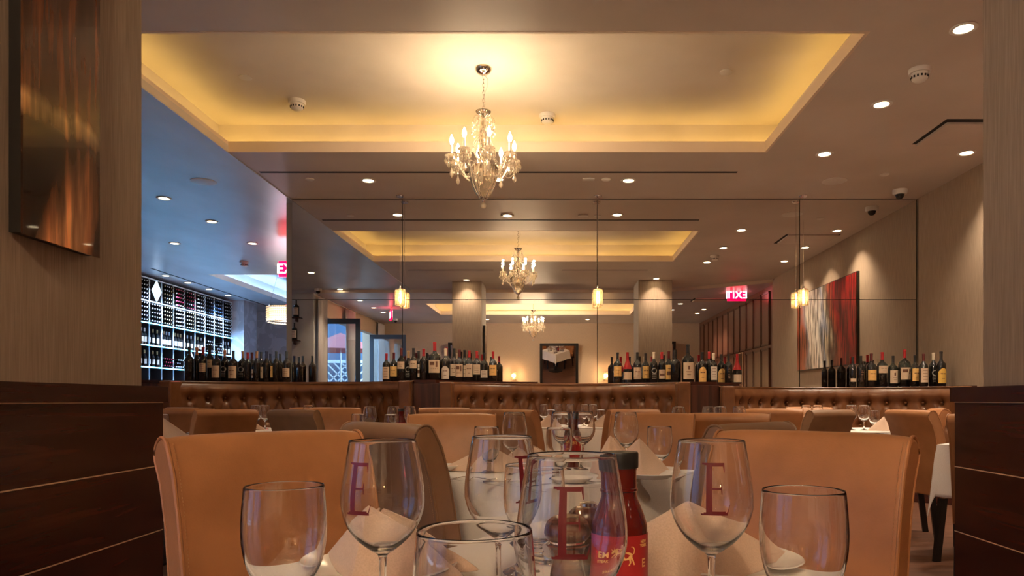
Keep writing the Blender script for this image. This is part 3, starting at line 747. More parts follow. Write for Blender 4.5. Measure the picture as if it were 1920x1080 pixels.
# ------------------------------------------------------------------ wine bottles
def lab_mat(name, col, ink, style):
    if name in MATS: return
    m = mat(name, col, .55)
def bottle_bm(h, w, seg=20, burg=False):
    r = w/2
    if burg: pr = [(0,.004),(r*.8,0),(r,.01*h/.33),(r,.36*h),(r*.92,.44*h),(r*.6,.60*h),(.034*h/2+.004,.76*h),(.040*h,.80*h)]
    else: pr = [(0,.004),(r*.85,0),(r,.012),(r,.60*h),(r*.93,.655*h),(r*.62,.70*h),(.052*h,.735*h),(.043*h,.78*h)]
    return pr
def bottle(x, y, z, h, w, cap, label, lz, lcol, lstyle, lw=1.0, wax=False, burg=False, rz=0):
    r = w/2
    t = thing('wine_bottle', label, 'wine bottle', (x, y, z), rz, 'wine bottles on the ledge by the mirror')
    bm = newbm(); pr = bottle_bm(h, w, burg=burg); lathe(bm, pr+[(.043*h,.80*h),(0,.80*h)], 24)
    obj('glass_body', bm, 'wine_glass_dark', t)
    cn = {'red':(.42,.02,.025),'maroon':(.10,.014,.014),'black':(.016,.014,.014),'slate':(.06,.075,.085),'navy':(.02,.03,.08),'cream':(.72,.60,.45),'amber':(.42,.25,.12),'orange':(.62,.26,.12),'wax':(.30,.012,.014)}[cap]
    mat('cap_'+cap, cn, .32)
    bm = newbm()
    if wax:
        k = .0012; lathe(bm, [(r*.985+k,.46*h),(r*.90+k,.50*h),(r*.66+k,.60*h),(.050*h+k,.74*h),(.044*h+k,.80*h),(.044*h,.985*h),(.038*h,h),(0,h)], 24)
        obj('wax_coat', bm, 'wax_red', t)
    else:
        lathe(bm, [(.0445*h,.765*h),(.0425*h,.82*h),(.0425*h,.955*h),(.047*h,.96*h),(.047*h,.99*h),(.042*h,h),(0,h)], 18)
        obj('capsule', bm, 'cap_'+cap, t)
    if lz:
        z0, z1 = lz; col = {'cream':(.62,.46,.32),'white':(.66,.56,.46),'gold':(.62,.38,.13),'yellow':(.68,.42,.08)}[lcol]
        mat('label_'+lcol, col, .6)
        half = math.asin(min(.98, .86*lw)); bm = newbm(); n = 14; rows = 8; g = []
        for j in range(rows+1):
            zz = z0+(z1-z0)*j/rows; row = []
            for i in range(n+1):
                a = -pi/2 + half*(2*i/n-1)
                rr = r+.0008; top = zz
                if lstyle == 'arch' and j > rows*.5:
                    top = z0+(z1-z0)*(.5+ (j/rows-.5)*(1-.55*abs(2*i/n-1)**2.0))
                row.append(bm.verts.new((rr*cos(a), rr*sin(a), top)))
            g.append(row)
        for j in range(rows):
            for i in range(n): bm.faces.new((g[j][i],g[j][i+1],g[j+1][i+1],g[j+1][i]))
        lb = obj('paper_label', bm, 'label_'+lcol, t)
        # printed marks
        bm = newbm()
        def mark(a0, a1, q0, q1, m=4):
            for i in range(m):
                b0 = -pi/2+half*(a0+(a1-a0)*i/m); b1 = -pi/2+half*(a0+(a1-a0)*(i+1)/m); rr = r+.0013
                quad(bm, (rr*cos(b0),rr*sin(b0),z0+(z1-z0)*q0),(rr*cos(b1),rr*sin(b1),z0+(z1-z0)*q0),(rr*cos(b1),rr*sin(b1),z0+(z1-z0)*q1),(rr*cos(b0),rr*sin(b0),z0+(z1-z0)*q1))
        if lstyle in ('line','arch'):
            mark(-.55,-.05,.60,.66); mark(.05,.5,.60,.66); mark(-.3,.3,.28,.31)
        elif lstyle == 'crest': mark(-.16,.16,.58,.80); mark(-.45,.45,.42,.46); mark(-.3,.3,.25,.28)
        elif lstyle == 'picture': mark(-.7,.7,.30,.55,8); mark(-.4,.4,.72,.76)
        elif lstyle == 'rows':
            for q in (.82,.62,.40,.20): mark(-.5,.5,q,q+.035)
        elif lstyle == 'block': mark(-.7,.1,.60,.86); mark(.3,.6,.45,.9); mark(-.6,.6,.30,.33)
        obj('label_print', bm, 'print_brown', lb, False)
    elif lstyle == 'ring':   # etched circle emblem and lines
        bm = newbm(); rr = r+.0008; zc = .40*h; R = .030*(h/.33)
        def on(a, zz): return (rr*cos(-pi/2+a/rr), rr*sin(-pi/2+a/rr), zz)
        for k in range(26):
            if 3 <= k <= 4: continue
            a0, a1 = 2*pi*k/26, 2*pi*(k+1)/26
            quad(bm, on(R*cos(a0),zc+R*sin(a0)), on(R*cos(a1),zc+R*sin(a1)), on(.72*R*cos(a1),zc+.72*R*sin(a1)), on(.72*R*cos(a0),zc+.72*R*sin(a0)))
        for k, q in enumerate((.27,.23,.19,.15)):
            for i in range(6): quad(bm, on(-.024+.008*i,q*h), on(-.018+.008*i,q*h), on(-.018+.008*i,q*h+.005), on(-.024+.008*i,q*h+.005))
        obj('etched_emblem', bm, 'etched_grey', t, False)
    elif lstyle == 'etch':
        bm = newbm(); rr = r+.0008
        def on(a, zz): return (rr*cos(-pi/2+a/rr), rr*sin(-pi/2+a/rr), zz)
        for k, (q, ww) in enumerate(((.50,.018),(.45,.026),(.38,.02),(.30,.012),(.24,.022),(.18,.018))):
            n = max(2,int(ww/.004))
            for i in range(-n//2, n//2): quad(bm, on(.005*i,q*h), on(.005*i+.0035,q*h), on(.005*i+.0035,q*h+.008), on(.005*i,q*h+.008))
        obj('etched_lettering', bm, 'etched_brown', t, False)
    return t
mat('print_brown', (.14,.055,.03), .6); mat('etched_grey', (.34,.31,.28), .5); mat('etched_brown', (.20,.10,.07), .5)
placed = []
CL = [  # zone name, ledge z, base pixel row, [(u, v_top, width px, cap, label span px or None, colour, style, text)]
 ('wine rack end of the ledge', 1.19, 716, [
  (355,650,17,'black',None,'','','black capped bottle without a paper label, first of the row'),
  (369,651,13,'orange',None,'','','slim orange capped bottle in the back row'),
  (381,650.5,14,'red',(681.5,698),'cream','rows','red capped bottle with a small low cream label'),
  (393,646,16,'black',(674.5,689),'cream','line','tall black capped bottle with a high cream label'),
  (406,656,16,'black',(686,708.5),'cream','line','black capped bottle with a large square cream label'),
  (421.5,656,14,'orange',None,'','ring','orange capped bottle with a white etched circle, first of two'),
  (437.5,658,17,'slate',(687,709.5),'cream','line','slate capped bottle with a large square cream label'),
  (455,658,17,'amber',None,'','ring','wide necked amber capped bottle with a white etched circle'),
  (464.5,661,13,'red',None,'','','red capped bottle half hidden in the back row'),
  (472.5,660,17,'maroon',(692,708),'cream','picture','maroon capped bottle with a low picture label'),
  (481.5,659,13,'amber',None,'','','amber capped bottle half hidden in the back row'),
  (489.5,659.5,17,'slate',(688,709),'cream','line','slate capped bottle with a wide cream label and two words'),
  (500,659,13,'navy',None,'','','navy capped bottle half hidden in the back row'),
  (507,663,15,'navy',(686,707.5),'gold','line','navy capped bottle with an orange gold label'),
  (518,659,13,'slate',None,'','','slate capped bottle half hidden near the row end'),
  (525.5,663,15,'slate',None,'','etch','slate capped bottle with brown printing on the glass'),
  (537.5,659,15,'slate',(691,707),'cream','rows','slate capped bottle with narrow cream label, last before the mirror')]),
 ('ledge between the rack booth and middle booth', 1.19, 715, [
  (724.5,662,14,'red',(687.5,710),'cream','rows','red capped bottle with a tall pale label, first by the glass door'),
  (738.5,660,14,'maroon',(686,705),'gold','line','maroon capped bottle with a gold label beside the first bottle'),
  (752.5,652,15,'maroon',(677.5,691),'cream','line','tall maroon capped bottle with a high cream label'),
  (766,656.5,12,'amber',None,'','ring','amber capped bottle with an etched circle in the back row'),
  (775.5,652,15,'black',(676,690),'cream','line','tall black capped bottle with a small high cream label'),
  (785,657,13,'black',(682,706),'white','picture','black capped bottle with a tall narrow white label'),
  (794.5,653,16,'red',None,'','','wide red capped bottle showing plain dark glass'),
  (815,640.5,23,'red',(675,698.5),'cream','block','very large red capped bottle, tallest on this ledge'),
  (835.5,652.5,16,'cream',(686,710),'white','arch','cream capped bottle with an arched white label'),
  (851.5,652,15,'black',(681.5,704),'cream','line','black capped bottle with cream label beside the arched one'),
  (861.5,655,15,'maroon',(682.5,706),'cream','block','maroon capped bottle with a crest label, second of the tight group'),
  (871,655,14,'black',(684,706),'cream','line','black capped bottle in the middle of the tight group'),
  (880,656.5,14,'red',(682,706),'cream','line','bright red capped bottle in the tight group'),
  (894,657,15,'red',(682.5,701),'cream','rows','red capped bottle with a high cream label ending the tight group'),
  (908,660.5,14,'black',(694,707.5),'white','rows','black capped bottle with a short white label'),
  (924.5,658.5,15,'red',(684,703),'gold','line','red capped bottle with bright gold label, last of this group')]),
 ('ledge between the middle booth and painting booth', 1.171, 719, [
  (1158,661,16,'black',(687,706),'gold','line','black capped bottle with beige label, first beside the wall lamp'),
  (1176.5,660.5,17,'wax',(698,712),'cream','','red waxed bottle with a rounded cream label, beside the first bottle'),
  (1195,660.5,16,'black',(689,711),'cream','line','black capped bottle with a cream label and two dark words'),
  (1210.5,662,14,'black',(686,709),'gold','line','black capped bottle with a tall golden label'),
  (1226,660,14,'cream',None,'','ring','white capped bottle with an etched circle emblem'),
  (1241,660,13,'red',(693,710),'cream','picture','red capped bottle with a low picture label'),
  (1254,658,14,'maroon',(684,711),'gold','picture','maroon capped bottle with golden picture label'),
  (1265.5,657.5,16,'black',None,'','','wide black capped bottle with plain glass'),
  (1290,646,22,'black',(680,711),'cream','crest','very large black bottle with a tall cream label'),
  (1316.5,660,16,'black',(688,716.5),'gold','arch','black capped bottle with an arched golden label, first of two'),
  (1329.5,659,15,'red',None,'','','bottle with a fat bright red cap'),
  (1338,662,13,'cream',(687.5,712.5),'white','rows','white capped bottle with narrow white label'),
  (1352.5,663.5,15,'black',(690.5,717),'gold','arch','black capped bottle with an arched golden label, second of two'),
  (1366,664,14,'black',None,'','etch','black capped bottle printed with a small figure'),
  (1382,663,17,'wax',(702,716),'cream','','red waxed bottle with a cream label, last of the group')]),
 ('ledge behind the painting booth', 1.133, 726, [
  (1599,669,12,'black',(710,716),'cream','','slim black bottle with a tiny label, first by the painting'),
  (1614,667.5,15,'black',None,'','etch','black capped bottle with reddish printing on dark glass'),
  (1633.5,663,18,'maroon',(694,713.5),'gold','line','maroon capped bottle with a tapered golden label'),
  (1654,660.5,19,'red',(686.5,700),'cream','line','red capped bottle with a high cream label'),
  (1674.5,667.5,17,'black',(694.5,719),'cream','crest','black capped bottle with a rounded label and red crest'),
  (1696,656,22,'red',(690,712.5),'cream','block','very large bottle with bright red cap and block printed label'),
  (1715.5,667,15,'black',(692,715.5),'gold','line','black capped bottle with a white neck band and golden label'),
  (1731.5,664.5,16,'maroon',(692,718.5),'cream','rows','rust capped bottle with a lined cream label'),
  (1750,662.5,15,'cream',None,'','ring','white capped bottle with an etched circle on this ledge'),
  (1764.5,660.5,17,'black',(692,720),'yellow','arch','black capped bottle with bright yellow label, last by the corner')])]
for zone, lz_, base, items in CL:
    prev = []
    for k, (u, vt, wp, cap, ls, lc, st, txt) in enumerate(items):
        FY = {1696:7.55, 1715.5:7.40, 1731.5:7.28, 1750:7.36, 1764.5:7.22}
        for Y in ((FY[u],) if u in FY else (7.60, 7.72, 7.84)):
            s = Y/1330; w = wp*s; x = PX(u, Y)
            if all(math.hypot(x-a, Y-b) > (w+c)/2+.003 for a, b, c in prev): break
        prev.append((x, Y, w)); h = (base-vt)*s
        lz = ((base-ls[1])*s, (base-ls[0])*s) if ls else None
        if lz and lz[0] < .012: lz = (.012, lz[1])
        if lz and lz[1] > .62*h and cap != 'wax': lz = (lz[0], .62*h)
        if lz and cap == 'wax': lz = (lz[0], min(lz[1], .45*h))
        bottle(x, Y, lz_, h, w, cap, txt + ', on the '+zone if len((txt+' on the '+zone).split()) <= 16 else txt, lz, lc or 'cream', st, wax=(cap=='wax'), burg=(cap=='wax'))

# ------------------------------------------------------------------ ledges, piers and booths
BC = [(-2.58, 1.195, 1.182), (.083, 1.195, 1.170), (2.768, 1.19, 1.130)]
def bdepth(u): return 7.50 - .70*abs(u)**2.6
def booth(cx, hw, ztop, label, side):
    t = thing('booth_banquette', label, 'banquette', (cx, 0, 0), 0, 'curved tufted booths along the mirror')
    nu, prof = 240, []
    # profile: (offset toward the diner, z)
    T = .13
    prof = [(-.16, .10), (-.16, ztop-.03), (-.15, ztop-.008), (-.12, ztop), (-.02, ztop), (.018, ztop-.012), (.030, ztop-.035)]
    z = ztop-.06; fz = []
    while z > .46: fz.append(z); z -= (.012 if z > ztop-.45 else .03)
    prof += [(None, q) for q in fz] + [(.0,.44)]
    zb = [ztop-.165, ztop-.40]; nb = 17
    curve = []
    for i in range(nu+1):
        u = -1+2*i/nu; x = u*hw; y = bdepth(u); d = 2*.70*1.3*abs(u)**1.6*(1 if u > 0 else -1)/hw
        nrm = Vector((-d, -1, 0)).normalized(); curve.append((x, y, nrm, u))
    # arc-length parameter for even button spacing
    s = [0]
    for a, b in zip(curve, curve[1:]): s.append(s[-1]+math.hypot(a[0]-b[0], a[1]-b[1]))
    tot = s[-1]; step = tot/nb; btn = []
    for j in range(nb):
        btn.append((step*(j+.5), zb[0]))
    for j in range(1, nb): btn.append((step*j, zb[1]))
    bm = newbm(); g = []; bpos = []
    for i, (x, y, n, u) in enumerate(curve):
        row = []
        for o, zz in prof:
            if o is None:
                o = .030 + .018*math.exp(-((zz-ztop+.09)/.05)**2)
                for bs, bz in btn:
                    dd = ((s[i]-bs)/.030)**2 + ((zz-bz)/.030)**2
                    if dd < 12: o -= .046*math.exp(-dd*.55)
                    # diamond creases to the neighbouring buttons
                for (bs, bz) in btn[:nb]:
                    for sg in (-1, 1):
                        if zb[1] < zz < zb[0]:
                            f = (zb[0]-zz)/(zb[0]-zb[1]); c = bs + sg*step/2*f
                            dd = (s[i]-c)/.012
                            if abs(dd) < 3: o -= .014*math.exp(-dd*dd)
                    if zz > zb[0]:
                        dd = (s[i]-bs)/.012
                        if abs(dd) < 3: o -= .007*math.exp(-dd*dd)*min(1, (ztop-.03-zz)/.06 if zz < ztop-.03 else 0)
            row.append(bm.verts.new((x+(n.x*o if o > -.1 else 0), y+(n.y*o if o > -.1 else -o), zz)))
        g.append(row)
    for i in range(nu):
        for j in range(len(prof)-1): bm.faces.new((g[i][j], g[i+1][j], g[i+1][j+1], g[i][j+1]))
    bm.faces.new(g[0]); bm.faces.new(g[-1][::-1])
    obj('backrest', bm, 'banquette_leather', t, True, 60)
    bm = newbm(); ball(bm, (0,0,0), .013, 8, 6); bmesh_button = mesh('button', bm, 'banquette_leather')
    for bs, bz in btn:
        i = min(range(len(s)), key=lambda q: abs(s[q]-bs)); x, y, n, u = curve[i]
        link('button', bmesh_button, t, (x+n.x*.004, y+n.y*.004, bz))
    # piping along the top edge
    bm = newbm(); tube(bm, [(c[0]+c[2].x*.026, c[1]+c[2].y*.026, ztop-.006) for c in curve], .006, 6); obj('piping', bm, 'banquette_leather', t)
    # seat: follows the same curve, 0.5 m deep at the middle
    bm = newbm(); A = []; Bq = []
    for (x, y, n, u) in curve[::4]:
        y0 = y-.02; y1 = y-.50+.12*abs(u)**2
        A.append([bm.verts.new(p) for p in ((x,y0,.34),(x,y0,.46),(x,y1+.03,.47),(x,y1,.455),(x,y1-.01,.42),(x,y1,.34))])
    for a, b in zip(A, A[1:]):
        for j in range(5): bm.faces.new((a[j],b[j],b[j+1],a[j+1]))
        bm.faces.new((a[5],b[5],b[0],a[0]))
    bm.faces.new(A[0]); bm.faces.new(A[-1][::-1])
    obj('seat_cushion', bm, 'banquette_leather', t)
    bm = newbm(); A = []
    for (x, y, n, u) in curve[::8]:
        y1 = y-.46+.12*abs(u)**2
        A.append([bm.verts.new(p) for p in ((x,y,0),(x,y,.335),(x,y1,.335),(x,y1,0))])
    for a, b in zip(A, A[1:]):
        for j in range(3): bm.faces.new((a[j],b[j],b[j+1],a[j+1]))
    bm.faces.new(A[0]); bm.faces.new(A[-1][::-1])
    obj('base', bm, 'mahogany', t, False)
    # rolled front ends
    for sg in (-1, 1):
        x, y, n, u = curve[0] if sg < 0 else curve[-1]
        bm = newbm(); box(bm, min(x, x-sg*.12), max(x, x-sg*.12), y-.07, y+.16, .0, ztop-.002)
        bev(obj('end_post', bm, 'banquette_leather', t, False), .018, 3)
    return t
booth(*BC[0], 'brown tufted leather booth nearest the wine rack', 0)
booth(*BC[1], 'brown tufted leather booth at the middle of the mirror', 1)
booth(*BC[2], 'brown tufted leather booth on the painting side, lowest top', 2)
def front_y(x):
    for cx, hw, zt in BC:
        if abs(x-cx) <= hw: return min(bdepth((x-cx)/hw)+.165, 7.93)
    return 6.86
def shelf(x0, x1, z, label):
    # dark wooden ledge filling the space between the booth backs and the mirror
    bm = newbm(); n = 60; A = []
    for i in range(n+1):
        x = x0+(x1-x0)*i/n; y = front_y(x)
        A.append([bm.verts.new((x,y,z-.03)), bm.verts.new((x,y,z)), bm.verts.new((x,7.992,z)), bm.verts.new((x,7.992,z-.03))])
    for a, b in zip(A, A[1:]):
        for j in range(4): bm.faces.new((a[j],b[j],b[(j+1)%4],a[(j+1)%4]))
    bm.faces.new(A[0]); bm.faces.new(A[-1][::-1])
    tag(obj('wood_ledge', bm, 'mahogany', smooth=False), label, 'ledge')
shelf(-4.35, -.20, 1.19, 'dark wooden ledge behind the booth nearest the wine rack')
shelf(-.195, 1.90, 1.171, 'dark wooden ledge behind the middle booth')
shelf(1.905, 4.07, 1.133, 'dark wooden ledge behind the booth on the painting side')
def pier(x0, x1, z, label):
    bm = newbm(); box(bm, x0, x1, 6.86, 7.98, 0, z)
    bev(tag(obj('booth_divider', bm, 'mahogany_upright', smooth=False), label, 'divider'), .004)
pier(-1.383, -1.114, 1.158, 'dark wood divider between the rack booth and the middle booth')
pier(1.280, 1.576, 1.139, 'dark wood divider between the middle booth and the painting booth')
pier(-4.35, -3.84, 1.158, 'dark wood end divider beside the booth nearest the wine rack')
bm = newbm(); box(bm, -3.80, -2.995, 7.93, 7.99, 0, 1.158)
struct('wall_low_partition', bm, 'mahogany_upright')

# ------------------------------------------------------------------ wine rack on the far left wall
def wine_rack():
    t = thing('wine_rack', 'tall white wine rack with blue lit shelves full of bottles', 'wine rack', (-7.35, 0, 0))
    y0, y1, bay = 11.62, 16.10, .407; shelves = [.38, .78, 1.18, 1.585, 1.98, 2.385, 2.78, 3.19]
    nb = 11; ys = [y0+bay*i for i in range(nb+1)]
    bm = newbm(); box(bm, -.36, -.34, ys[0], ys[-1], .3, 3.2); obj('back_panel', bm, 'rack_dark', t, False)
    for z in shelves:
        bm = newbm(); box(bm, -.34, -.03, ys[0], ys[-1], z-.010, z+.010); sh = obj('shelf', bm, 'rack_dark', t, False)
        bm = newbm(); box(bm, -.03, 0, ys[0], ys[-1], z-.010, z+.010); obj('shelf_edge', bm, 'rack_white', sh, False)
        if z < 2.5:
            bm = newbm(); box(bm, .0005, .006, ys[0], ys[-1], z-.010, z+.006); obj('shelf_light', bm, 'shelf_led', sh, False)
    for y in ys:
        bm = newbm(); box(bm, -.34, -.03, y-.006, y+.006, .3, 3.19); dv = obj('divider', bm, 'rack_dark', t, False)
        bm = newbm(); box(bm, -.03, -.012, y-.006, y+.006, .3, 3.19); obj('divider_edge', bm, 'rack_white', dv, False)
    # diamond plaques
    for (k, z, hh) in ((3, 2.99, .19), (6, 1.78, .17), (3, .98, .18)):
        yc = (ys[k]+ys[k+1])/2; bm = newbm()
        a = [(.012,yc,z+hh),(.012,yc+.15,z),(.012,yc,z-hh),(.012,yc-.15,z)]; b = [(-.01,p[1],p[2]) for p in a]
        fa = [bm.verts.new(p) for p in a]; fb = [bm.verts.new(p) for p in b]; bm.faces.new(fa); bm.faces.new(fb[::-1])
        for i in range(4): bm.faces.new((fa[i],fb[i],fb[(i+1)%4],fa[(i+1)%4]))
        obj('diamond_plaque', bm, 'diamond_glow', t, False)
    return ys, shelves
YS, SHV = wine_rack()
for nm, col in (('rk_white',(.62,.66,.70)), ('rk_red',(.40,.02,.05)), ('rk_gold',(.50,.38,.18)), ('rk_blue',(.05,.10,.22)), ('rk_label',(.65,.58,.48))): mat(nm, col, .35)
def rack_mesh(cap, lying):
    bm = newbm(); r, h = .036, .30
    lathe(bm, [(0,0),(r,.004),(r,.185),(.014,.225),(.0125,.24)], 10)
    nf = len(bm.faces)
    if lying: lathe(bm, [(.0120,.238),(.0120,h-.005)], 10); nf = len(bm.faces); lathe(bm, [(.0125,h-.006),(.0130,h-.001),(0,h)], 10)
    else: lathe(bm, [(.0145,.235),(.0150,h-.002),(0,h)], 10)
    n1 = len(bm.faces)
    if not lying:
        for i in range(8):
            a0 = -1.2+2.4*i/8; a1 = -1.2+2.4*(i+1)/8; rr = r+.001
            quad(bm, (rr*cos(a0),rr*sin(a0),.05),(rr*cos(a1),rr*sin(a1),.05),(rr*cos(a1),rr*sin(a1),.14),(rr*cos(a0),rr*sin(a0),.14))
    bm.faces.ensure_lookup_table()
    for i, f in enumerate(bm.faces): f.material_index = 0 if i < nf else (1 if i < n1 else 2)
    if lying: bm.transform(Matrix.Rotation(pi/2, 4, 'Y'))
    return mesh('wine_bottle', bm, ['wine_glass_dark', cap, 'rk_label'])
RM = {(c, l): rack_mesh(c, l) for c in ('rk_white','rk_red','rk_gold','rk_blue') for l in (True, False)}
R = random.Random(5); spots = []
rowname = {6:'top', 5:'second', 4:'third', 3:'fourth', 2:'fifth'}
CN = {'rk_white':'white capped', 'rk_red':'red capped', 'rk_gold':'gold capped', 'rk_blue':'dark blue capped'}
for k in range(1, 11):
    ya = YS[k]
    for row in (6, 5, 4, 3, 2):
        z0 = SHV[row]+.012
        if (row, k) in ((6,3),(3,6),(2,3)): 
            continue
        if row in (6, 5):
            cap = 'rk_white'
            if row == 6: cap = {4:'rk_gold', 5:'rk_red', 6:'rk_red', 8:'rk_blue', 9:'rk_blue'}.get(k, 'rk_white')
            if row == 5: cap = 'rk_gold' if k in (4,6) else 'rk_white'
            for i in range(5):
                for j in range(5):
                    c = cap if R.random() < .8 else 'rk_white'
                    spots.append((-7.63, ya+.052+.0755*i, z0+.038+.0745*j, c, True, row, k))
        elif (row == 4 and k in (8, 9)) or (row == 3 and k in (1, 4, 5, 7, 8)):
            cap = 'rk_red' if (row, k) == (3, 4) else 'rk_white'
            for i in range(5):
                for j in range(3 if row == 3 else 4):
                    if i + (j % 2)*.5 > 4.2 or R.random() < .12: continue
                    spots.append((-7.63, ya+.055+.0755*(i+.5*(j%2)), z0+.037+.066*j, cap, True, row, k))
        else:
            n = 4 if R.random() < .6 else 3
            for i in range(n):
                spots.append((-7.42, ya+.06+.3*i/(n-1)*.95, z0, R.choice(('rk_white','rk_red','rk_gold','rk_white')), False, row, k))
spots.sort(key=lambda s: (s[1], -s[2]))
SEEN = [s for s in spots if s[1] > 12.45 and s[2] > 1.5]
FAR = SEEN[240:]; NEAR = SEEN[:240]
bayn = {}
for s in NEAR:
    x, y, z, c, lying, row, k = s
    nm = 'bay by the near pillar' if k <= 3 else 'bays of the nearer half' if k <= 5 else 'bays past the middle'
    o = link('wine_bottle', RM[(c, lying)], None, (x, y, z))
    how = 'lying neck out' if lying else 'standing upright'
    lab = '%s bottle %s on the %s rack shelf, %s' % (CN[c], how, rowname[row], nm)
    tag(o, lab, 'wine bottle', 'wall rack %s, %s row, %s' % (CN[c]+' bottles '+how, rowname[row], nm))
bm = newbm(); cnt = 0
me_all = bpy.data.meshes.new('rack_bottles')
for s in FAR:
    x, y, z, c, lying, row, k = s
    b2 = newbm(); b2.from_mesh(RM[(c, lying)]); idx = {'rk_white':1,'rk_red':3,'rk_gold':4,'rk_blue':5}[c]
    for f in b2.faces:
        if f.material_index == 1: f.material_index = idx
    b2.transform(Matrix.Translation((x,y,z))); tmp = bpy.data.meshes.new('t'); b2.to_mesh(tmp); b2.free(); bm.from_mesh(tmp); bpy.data.meshes.remove(tmp)
bm.to_mesh(me_all); bm.free(); me_all.shade_smooth()
for n in ('wine_glass_dark','rk_white','rk_label','rk_red','rk_gold','rk_blue'): me_all.materials.append(MATS[n])
o = link('rack_bottles', me_all); tag(o, 'remaining wine bottles in the far bays of the blue lit rack', 'wine bottles'); o['kind'] = 'stuff'

# bottle shelves on the niche wall seen at the mirror edge
for i, (x, z, lb) in enumerate(((-5.355, 2.69, 'upper small bracket shelf on the grey wall at the mirror edge'), (-5.395, 2.22, 'lower small bracket shelf on the grey wall at the mirror edge'))):
    bm = newbm(); box(bm, x-.10, x+.10, 1.30, 1.46, z-.02, z); box(bm, x-.012, x+.012, 1.30, 1.42, z-.09, z-.02)
    tag(obj('bracket_shelf', bm, 'mahogany', smooth=False), lb, 'shelf')
    b = bottle(x, 1.39, z, .36, .12, 'black', 'wine bottle with a pale label on the %s bracket shelf of the grey wall' % ('upper','lower')[i], (.05,.20), 'white', 'rows', rz=pi)
    b['group'] = 'bottles on the bracket shelves'

# ------------------------------------------------------------------ dining chairs
def backrest_bm():
    # side profile (y back, z): straight padded back that rolls backward at the top
    front = []; back = []
    ctr = [(0.0,.40),(.012,.50),(.026,.60),(.042,.70),(.060,.79),(.082,.86),(.108,.905)]
    th = [.034,.034,.033,.031,.030,.031,.032]
    for i, (y, z) in enumerate(ctr):
        a = ctr[max(i-1,0)]; b = ctr[min(i+1,len(ctr)-1)]; t = Vector((b[0]-a[0], b[1]-a[1])).normalized(); n = Vector((t.y, -t.x))
        back.append((y+n.x*th[i], z+n.y*th[i])); front.append((y-n.x*th[i], z-n.y*th[i]))
    # cap round the top
    cy, cz = ctr[-1]; a = ctr[-2]; t = Vector((cy-a[0], cz-a[1])).normalized(); n = Vector((t.y,-t.x)); r = th[-1]; cap = []
    for k in range(1, 8):
        q = pi*k/8; cap.append((cy - n.x*r*cos(q) + t.x*r*sin(q)*.9, cz - n.y*r*cos(q) + t.y*r*sin(q)*.9))
    loop = front + cap + back[::-1]
    return loop
BLOOP = backrest_bm()
def make_chair(leather):
    t = thing('dining_chair', 'x', 'chair')
    wd = .41; bm = newbm(); nx = 10; g = []
    for i in range(nx+1):
        u = -1+2*i/nx; x = u*wd/2; e = 1-abs(u)**10*.0
        bow = .018*(1-u*u); row = []
        for (y, z) in BLOOP: row.append(bm.verts.new((x, y+.20+bow, z - .006*abs(u)**6 if z > .8 else z)))
        g.append(row)
    n = len(BLOOP)
    for i in range(nx):
        for j in range(n): bm.faces.new((g[i][j], g[i+1][j], g[i+1][(j+1)%n], g[i][(j+1)%n]))
    bm.faces.new(g[0]); bm.faces.new(g[-1][::-1])
    b = obj('backrest', bm, leather, t, True, 50); bev(b, .007, 3)
    for s in (-1, 1):
        bm = newbm(); tube(bm, [(s*(wd/2-.002), y+.20, z-.004) for (y, z) in BLOOP]+[(s*(wd/2-.002), BLOOP[0][0]+.20, BLOOP[0][1])], .0032, 6)
        obj('piping', bm, leather, b)
    bm = newbm()
    for s in (-1, 1):      # stitch dashes beside the seam, front and back faces
        for side in (0, 1):
            pts = BLOOP[:7] if side == 0 else BLOOP[14:]
            for (p, q) in zip(pts, pts[1:]):
                nn = max(1, int(math.hypot(q[0]-p[0], q[1]-p[1])/.006))
                for k in range(nn):
                    u = (k+.25)/nn; v = (k+.8)/nn; x = s*(wd/2-.012); bw = .20+.018*(1-(x/(wd/2))**2)
                    d = Vector((q[0]-p[0], q[1]-p[1])).normalized(); off = Vector((-d.y, d.x))*.0012*(1 if True else -1)
                    a = (x, p[0]+(q[0]-p[0])*u+bw+off.x, p[1]+(q[1]-p[1])*u+off.y); c = (x, p[0]+(q[0]-p[0])*v+bw+off.x, p[1]+(q[1]-p[1])*v+off.y)
                    tube(bm, [a, c], .0007, 4)
    obj('stitching', bm, 'thread', b, False)
    bm = newbm(); box(bm, -.205, .205, -.235, .205, .385, .475); o = obj('seat', bm, leather, t); bev(o, .028, 4)
    for (x, y) in ((-.178,-.205),(.178,-.205),(-.178,.215),(.178,.215)):
        bm = newbm(); w = .020; dy = .045 if y > 0 else 0
        vs = box(bm, -w, w, -w, w, 0, .388)
        for v in bm.verts:
            v.co.x += x; v.co.y += y + (dy if v.co.z < .1 else 0)
            if v.co.z < .1: v.co.x = x + (v.co.x-x)*.7; 
        obj('leg', bm, 'black_lacquer', t, False)
    return t
CH_T = make_chair('tan_leather'); CH_S = make_chair('shaded_tan_leather'); used = set()  # second chair: same leather, darkened for backs turned from the light
def chair(x, y, deg, label, shaded=False):
    # x, y: foot of the backrest; deg: the way the sitter faces
    src = CH_S if shaded else CH_T; a = radians(deg)
    bx, by = x + .27*cos(a), y + .27*sin(a); rz = a + pi/2
    if src.name not in used: used.add(src.name); src.location = (bx, by, 0); src.rotation_euler.z = rz; src['label'] = label; src['group'] = 'leather dining chairs'; return src
    return dup(src, (bx, by, 0), rz, label, 'leather dining chairs')
chair(-.557, 1.42, -41, 'big tan leather chair at the front table, on the wine rack side')
chair(.495, 1.44, -133, 'big pinkish tan leather chair at the front table, on the painting side')
chair(-.47, 2.08, 45, 'shaded brown chair with rounded side seam, just behind the big chair on the rack side', True)
chair(.545, 2.08, 135, 'low looking olive chair just behind the big pinkish chair', True)
